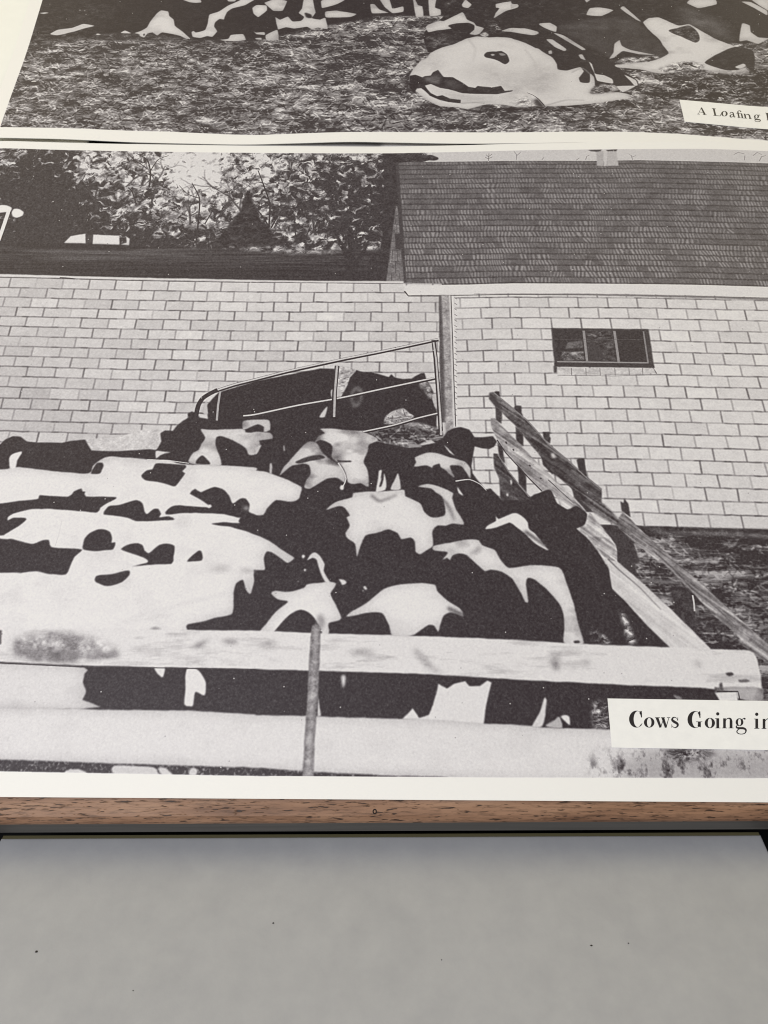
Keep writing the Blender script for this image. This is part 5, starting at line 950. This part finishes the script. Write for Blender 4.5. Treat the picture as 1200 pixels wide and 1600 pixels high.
r = ramp(nt, n1.outputs['Fac'], [(.3, (.055, .052, .048, 1)), (.7, (.08, .076, .071, 1))]); nt.links.new(r.outputs['Color'], b.inputs['Base Color'])
bump(nt, b, n1.outputs['Fac'], .2, .0003)
E0 = PO + PV * STAND['v_front']; SW = .36
stand = bpy.data.objects.new('slanted_stand', None); COL.objects.link(stand); stand.location = (0, E0.y + .10, 0)
tag(stand, 'slanted oak reading stand with dark grey front edge carrying the photographs', 'stand')
sl0 = Vector(stand.location)
def prism(name, prof, x0, x1, mat, parent, seg=1):
    """extrude a (y, z) outline along x"""
    k = len(prof); vs, fs = [], []
    for s_ in range(seg + 1):
        x = x0 + (x1 - x0) * s_ / seg
        vs += [(x - sl0.x, y - sl0.y, z - sl0.z) for y, z in prof]
    for s_ in range(seg):
        for i in range(k):
            a, b_ = s_ * k + i, s_ * k + (i + 1) % k; fs.append((a, a + k, b_ + k, b_))
    fs.append(tuple(range(k))); fs.append(tuple(range(seg * k + k - 1, seg * k - 1, -1)))
    return mesh_obj(name, vs, fs, mat, parent)
def pl(v, h=0.):                       # board-plane point -> (y, z)
    p_ = PO + PV * v + PN * h; return (p_.y, p_.z)
vf = STAND['v_front']; fh = STAND['face']
front = [pl(vf + .0030), pl(vf + .0012, -.00012), pl(vf + .0004, -.0005), (E0.y + .0001, E0.z - .0011)]
thick = .014
board = prism('board', [pl(.47), pl(.2)] + front + [(E0.y + .0001, E0.z - .0022), (E0.y + .012, E0.z - .004), pl(vf + .02, -thick), pl(.47, -thick)], -SW, SW, mo, stand)
prism('front_edge', [(E0.y + .0001, E0.z - .0021), (E0.y - .0001, E0.z - fh + .0006), (E0.y + .0006, E0.z - fh), (E0.y + .011, E0.z - fh), (E0.y + .011, E0.z - .0042)], -SW, SW, mf, stand)['label'] = 'dark grey painted front edge under the oak board'
prism('support_wedge', [pl(vf + .09, -thick - .0005), pl(.42, -thick - .0005), (pl(.42)[0], 0.0), (pl(vf + .09)[0], 0.0)], -.25, .25, mt_dark, stand)
HU, HV = (-0.00348,-0.10923)
mh, nt, b = new_mat('hole_dark', .8, .2); b.inputs['Base Color'].default_value = (.02, .014, .012, 1)
vs, fs = [], []
for i in range(16):
    t_ = 2 * math.pi * i / 16
    for rr_, hh in ((.00068, .00006), (.00034, .00006)):
        p_ = PO + PU * (HU + rr_ * math.cos(t_) * 1.05) + PV * (HV + rr_ * 1.25 * math.sin(t_)) + PN * hh - sl0; vs.append(tuple(p_))
for i in range(16):
    a, c_ = 2 * i, 2 * ((i + 1) % 16); fs.append((a, c_, c_ + 1, a + 1))
mesh_obj('nail_hole', vs, fs, mh, stand)

# ------------------------------------------------------------------ pale grey slab in front
SLAB = dict(x0=-0.13106,x1=0.12796,y=0.15432,z=0.02200)
ms, nt, b = new_mat('grey_slab_paint', .55, .35)
n1 = noise(nt, 14, 5, .6); n2 = noise(nt, 90, 5, .65)
r1 = ramp(nt, n1.outputs['Fac'], [(.3, (.330, .333, .342, 1)), (.7, (.349, .352, .362, 1))]); r2 = ramp(nt, n2.outputs['Fac'], [(.3, (.93, .93, .935, 1)), (.7, (1.04, 1.04, 1.03, 1))])
mx = node(nt, 'ShaderNodeMix', data_type='RGBA', blend_type='MULTIPLY'); mx.inputs[0].default_value = 1
nt.links.new(r1.outputs['Color'], mx.inputs[6]); nt.links.new(r2.outputs['Color'], mx.inputs[7]); nt.links.new(mx.outputs[2], b.inputs['Base Color'])
n3 = noise(nt, 1400, 2); bump(nt, b, n3.outputs['Fac'], .1, .0002)
slab = bpy.data.objects.new('grey_slab', None); COL.objects.link(slab); slab.location = (0, SLAB['y'] - .12, 0)
tag(slab, 'flat pale grey slab with a thin olive back edge in front of the oak stand', 'slab')
yb = .12; yf = -.14
bm = bmesh.new()
v8 = [bm.verts.new(v_) for v_ in box_verts(SLAB['x0'], SLAB['x1'], yf, yb - .0011, .0005, SLAB['z'])]
for f_ in BOXF: bm.faces.new([v8[i] for i in f_])
bmesh.ops.bevel(bm, geom=[e for e in bm.edges if all(v_.co.z > .01 for v_ in e.verts)], offset=.0006, segments=2, affect='EDGES')
bm.normal_update(); me = bpy.data.meshes.new('panel'); bm.to_mesh(me); bm.free(); me.materials.append(ms)
o = bpy.data.objects.new('panel', me); COL.objects.link(o); o.parent = slab
mol, nt, b = new_mat('olive_edge', .6, .3); b.inputs['Base Color'].default_value = (.11, .098, .05, 1)
mesh_obj('edge_band', box_verts(SLAB['x0'] + .0003, SLAB['x1'] - .0003, yb - .0011, yb, .0005, SLAB['z'] - .0004), BOXF, mol, slab)['label'] = 'thin olive edge band along the back of the slab'
msp, nt, b = new_mat('dust', .9, .1); b.inputs['Base Color'].default_value = (.03, .025, .022, 1)
for k, (sx, sy) in enumerate([(-0.10509,0.11576),(-0.03484,0.12395),(0.06199,0.11681),(0.07336,0.11741),(0.01654,0.11285),(-0.07310,0.10476)]):
    rr_ = (.00042, .00030, .00034, .00024, .0002, .0002)[k]
    ring = [(sx + rr_ * (1 + .35 * math.sin(3 * i + k)) * math.cos(i * .785), sy - slab.location.y + rr_ * .8 * math.sin(i * .785), SLAB['z'] + .00008) for i in range(8)]
    mesh_obj('dust_speck', ring, [tuple(range(8))], msp, slab)

# ------------------------------------------------------------------ photographs
cv = Canvas(SHEET_W, SHEET_H)
draw_trees(cv, TREE_BLOBS)
do_ops(cv, LOW_OPS)
lo_border = np.array([(6.6,8.09),(77.7,8.09),(163.4,7.17),(248.6,7.27),(333.7,7.59),(440.0,7.59),(440.0,305.13),(395.3,305.08),(363.0,305.03),(318.8,305.22),(255.3,305.33),(236.1,305.39),(216.8,305.23),(171.9,305.09),(139.7,305.06),(46.9,304.92),(12.0,304.98),(6.6,305.13)])
img_low = to_image('cows_going_in', finish(cv, lo_border, .042, .175))
mat_low = print_material('photo_print_lower', img_low)
low, h_low = sheet('photograph_print', LOW_FRAME, LOW_PROF, True, 70., .6, mat_low)
tag(low, 'large black and white photograph of cows crowding into a block barn, nearest the oak edge', 'photograph', 'farm photograph enlargements')
cv = Canvas(SHEET_W, SHEET_H)
cv.img[:] = np.clip(.33 + .31 * cv.tex('straw') + .08 * fbm(cv.h, cv.w, 110, 32, 3), .10, .86)
do_ops(cv, UP_OPS)
up_border = np.array([(11.1,7.96),(11.0,7.96),(53.2,8.32),(95.4,8.59),(141.5,6.92),(167.8,7.31),(193.9,7.33),(239.6,8.44),(314.1,8.15),(337.0,8.78),(356.8,8.89),(369.8,8.04),(402.0,5.63),(440.0,5.63),(440.0,305.00),(2.7,305.00)])
img_up = to_image('cows_loafing', finish(cv, up_border, .03, .11))
mat_up = print_material('photo_print_upper', img_up)
upp, h_up = sheet('photograph_print', UP_FRAME, UP_PROF, False, 85., .8, mat_up, 4.13, 0.0287)
tag(upp, 'large black and white photograph of cows lying on straw, farther from the oak edge', 'photograph', 'farm photograph enlargements')

mp, nt, b = new_mat('caption_paper', .5, .35); n = noise(nt, 300, 3); r = ramp(nt, n.outputs['Fac'], [(.3, (.80, .80, .78, 1)), (.7, (.84, .84, .815, 1))]); nt.links.new(r.outputs['Color'], b.inputs['Base Color'])
mi, nt, b = new_mat('printing_ink', .45, .4); b.inputs['Base Color'].default_value = (.014, .011, .012, 1)
caption(low, h_low, '28351,3359 34817,3300 34419,1651 28296,1706', CAP_LOW, mp, mi, 'white caption strip reading Cows Going in')
caption(upp, h_up, '36170,3586 41533,3036 41162,1320 36147,1821', CAP_UP, mp, mi, 'white caption strip reading A Loafing B')

# a third photograph lies underneath: only a sliver of it shows in the gap between the two
GAP = [-150.39,-128.81,-64.44,-12.20,-0.13,39.99,57.92,196.33]
mu, nt, b = new_mat('photo_print_under', .45, .4)
tc = node(nt, 'ShaderNodeTexCoord'); sx = node(nt, 'ShaderNodeSeparateXYZ'); nt.links.new(tc.outputs['Object'], sx.inputs[0])
mr = node(nt, 'ShaderNodeMapRange'); mr.inputs[1].default_value = 0; mr.inputs[2].default_value = .42; nt.links.new(sx.outputs['X'], mr.inputs[0])
gx = [(g_ + 210) / 420 for g_ in GAP]
C_ = lambda g_, k=.92: (g_, g_ * .97, g_ * k, 1)
st = [(0, C_(.85, .85)), (gx[0] - .0003, C_(.85, .85)), (gx[0], C_(.006)), (gx[1] - .004, C_(.006)), (gx[1] + .01, C_(.5)), (gx[2], C_(.55)), (gx[2] + .12, C_(.4, .95)), (gx[4] - .0005, C_(.3, .95)), (gx[4] + .001, C_(.75, .95)), (gx[5] - .003, C_(.6)), (gx[5], C_(.008)), (gx[6], C_(.008)), (gx[6] + .03, C_(.1)), (1, C_(.1))]
r = ramp(nt, mr.outputs[0], st); nt.links.new(r.outputs['Color'], b.inputs['Base Color'])
under = mesh_obj('photograph_print', box_verts(.014, .414, .06, .145, 0, .0002), BOXF, mu)
under.matrix_world = plane_matrix(-.21, .10, 0) @ Matrix.Translation((0, 0, .00025))
tag(under, 'photograph lying beneath, seen only as a dark sliver in the gap between the two prints', 'photograph')
mw, nt, b = new_mat('white_sheet', .35, .5); n = noise(nt, 120, 2); r = ramp(nt, n.outputs['Fac'], [(.3, (.76, .775, .74, 1)), (.7, (.78, .795, .76, 1))]); nt.links.new(r.outputs['Color'], b.inputs['Base Color'])
ws = mesh_obj('paper_sheet', box_verts(0, .16, 0, .36, 0, .0002), BOXF, mw)
ws.matrix_world = plane_matrix(-.3535, .09, 0) @ Matrix.Translation((0, 0, .0001))
tag(ws, 'plain white paper sheet beside the left edge of the upper photograph', 'paper')
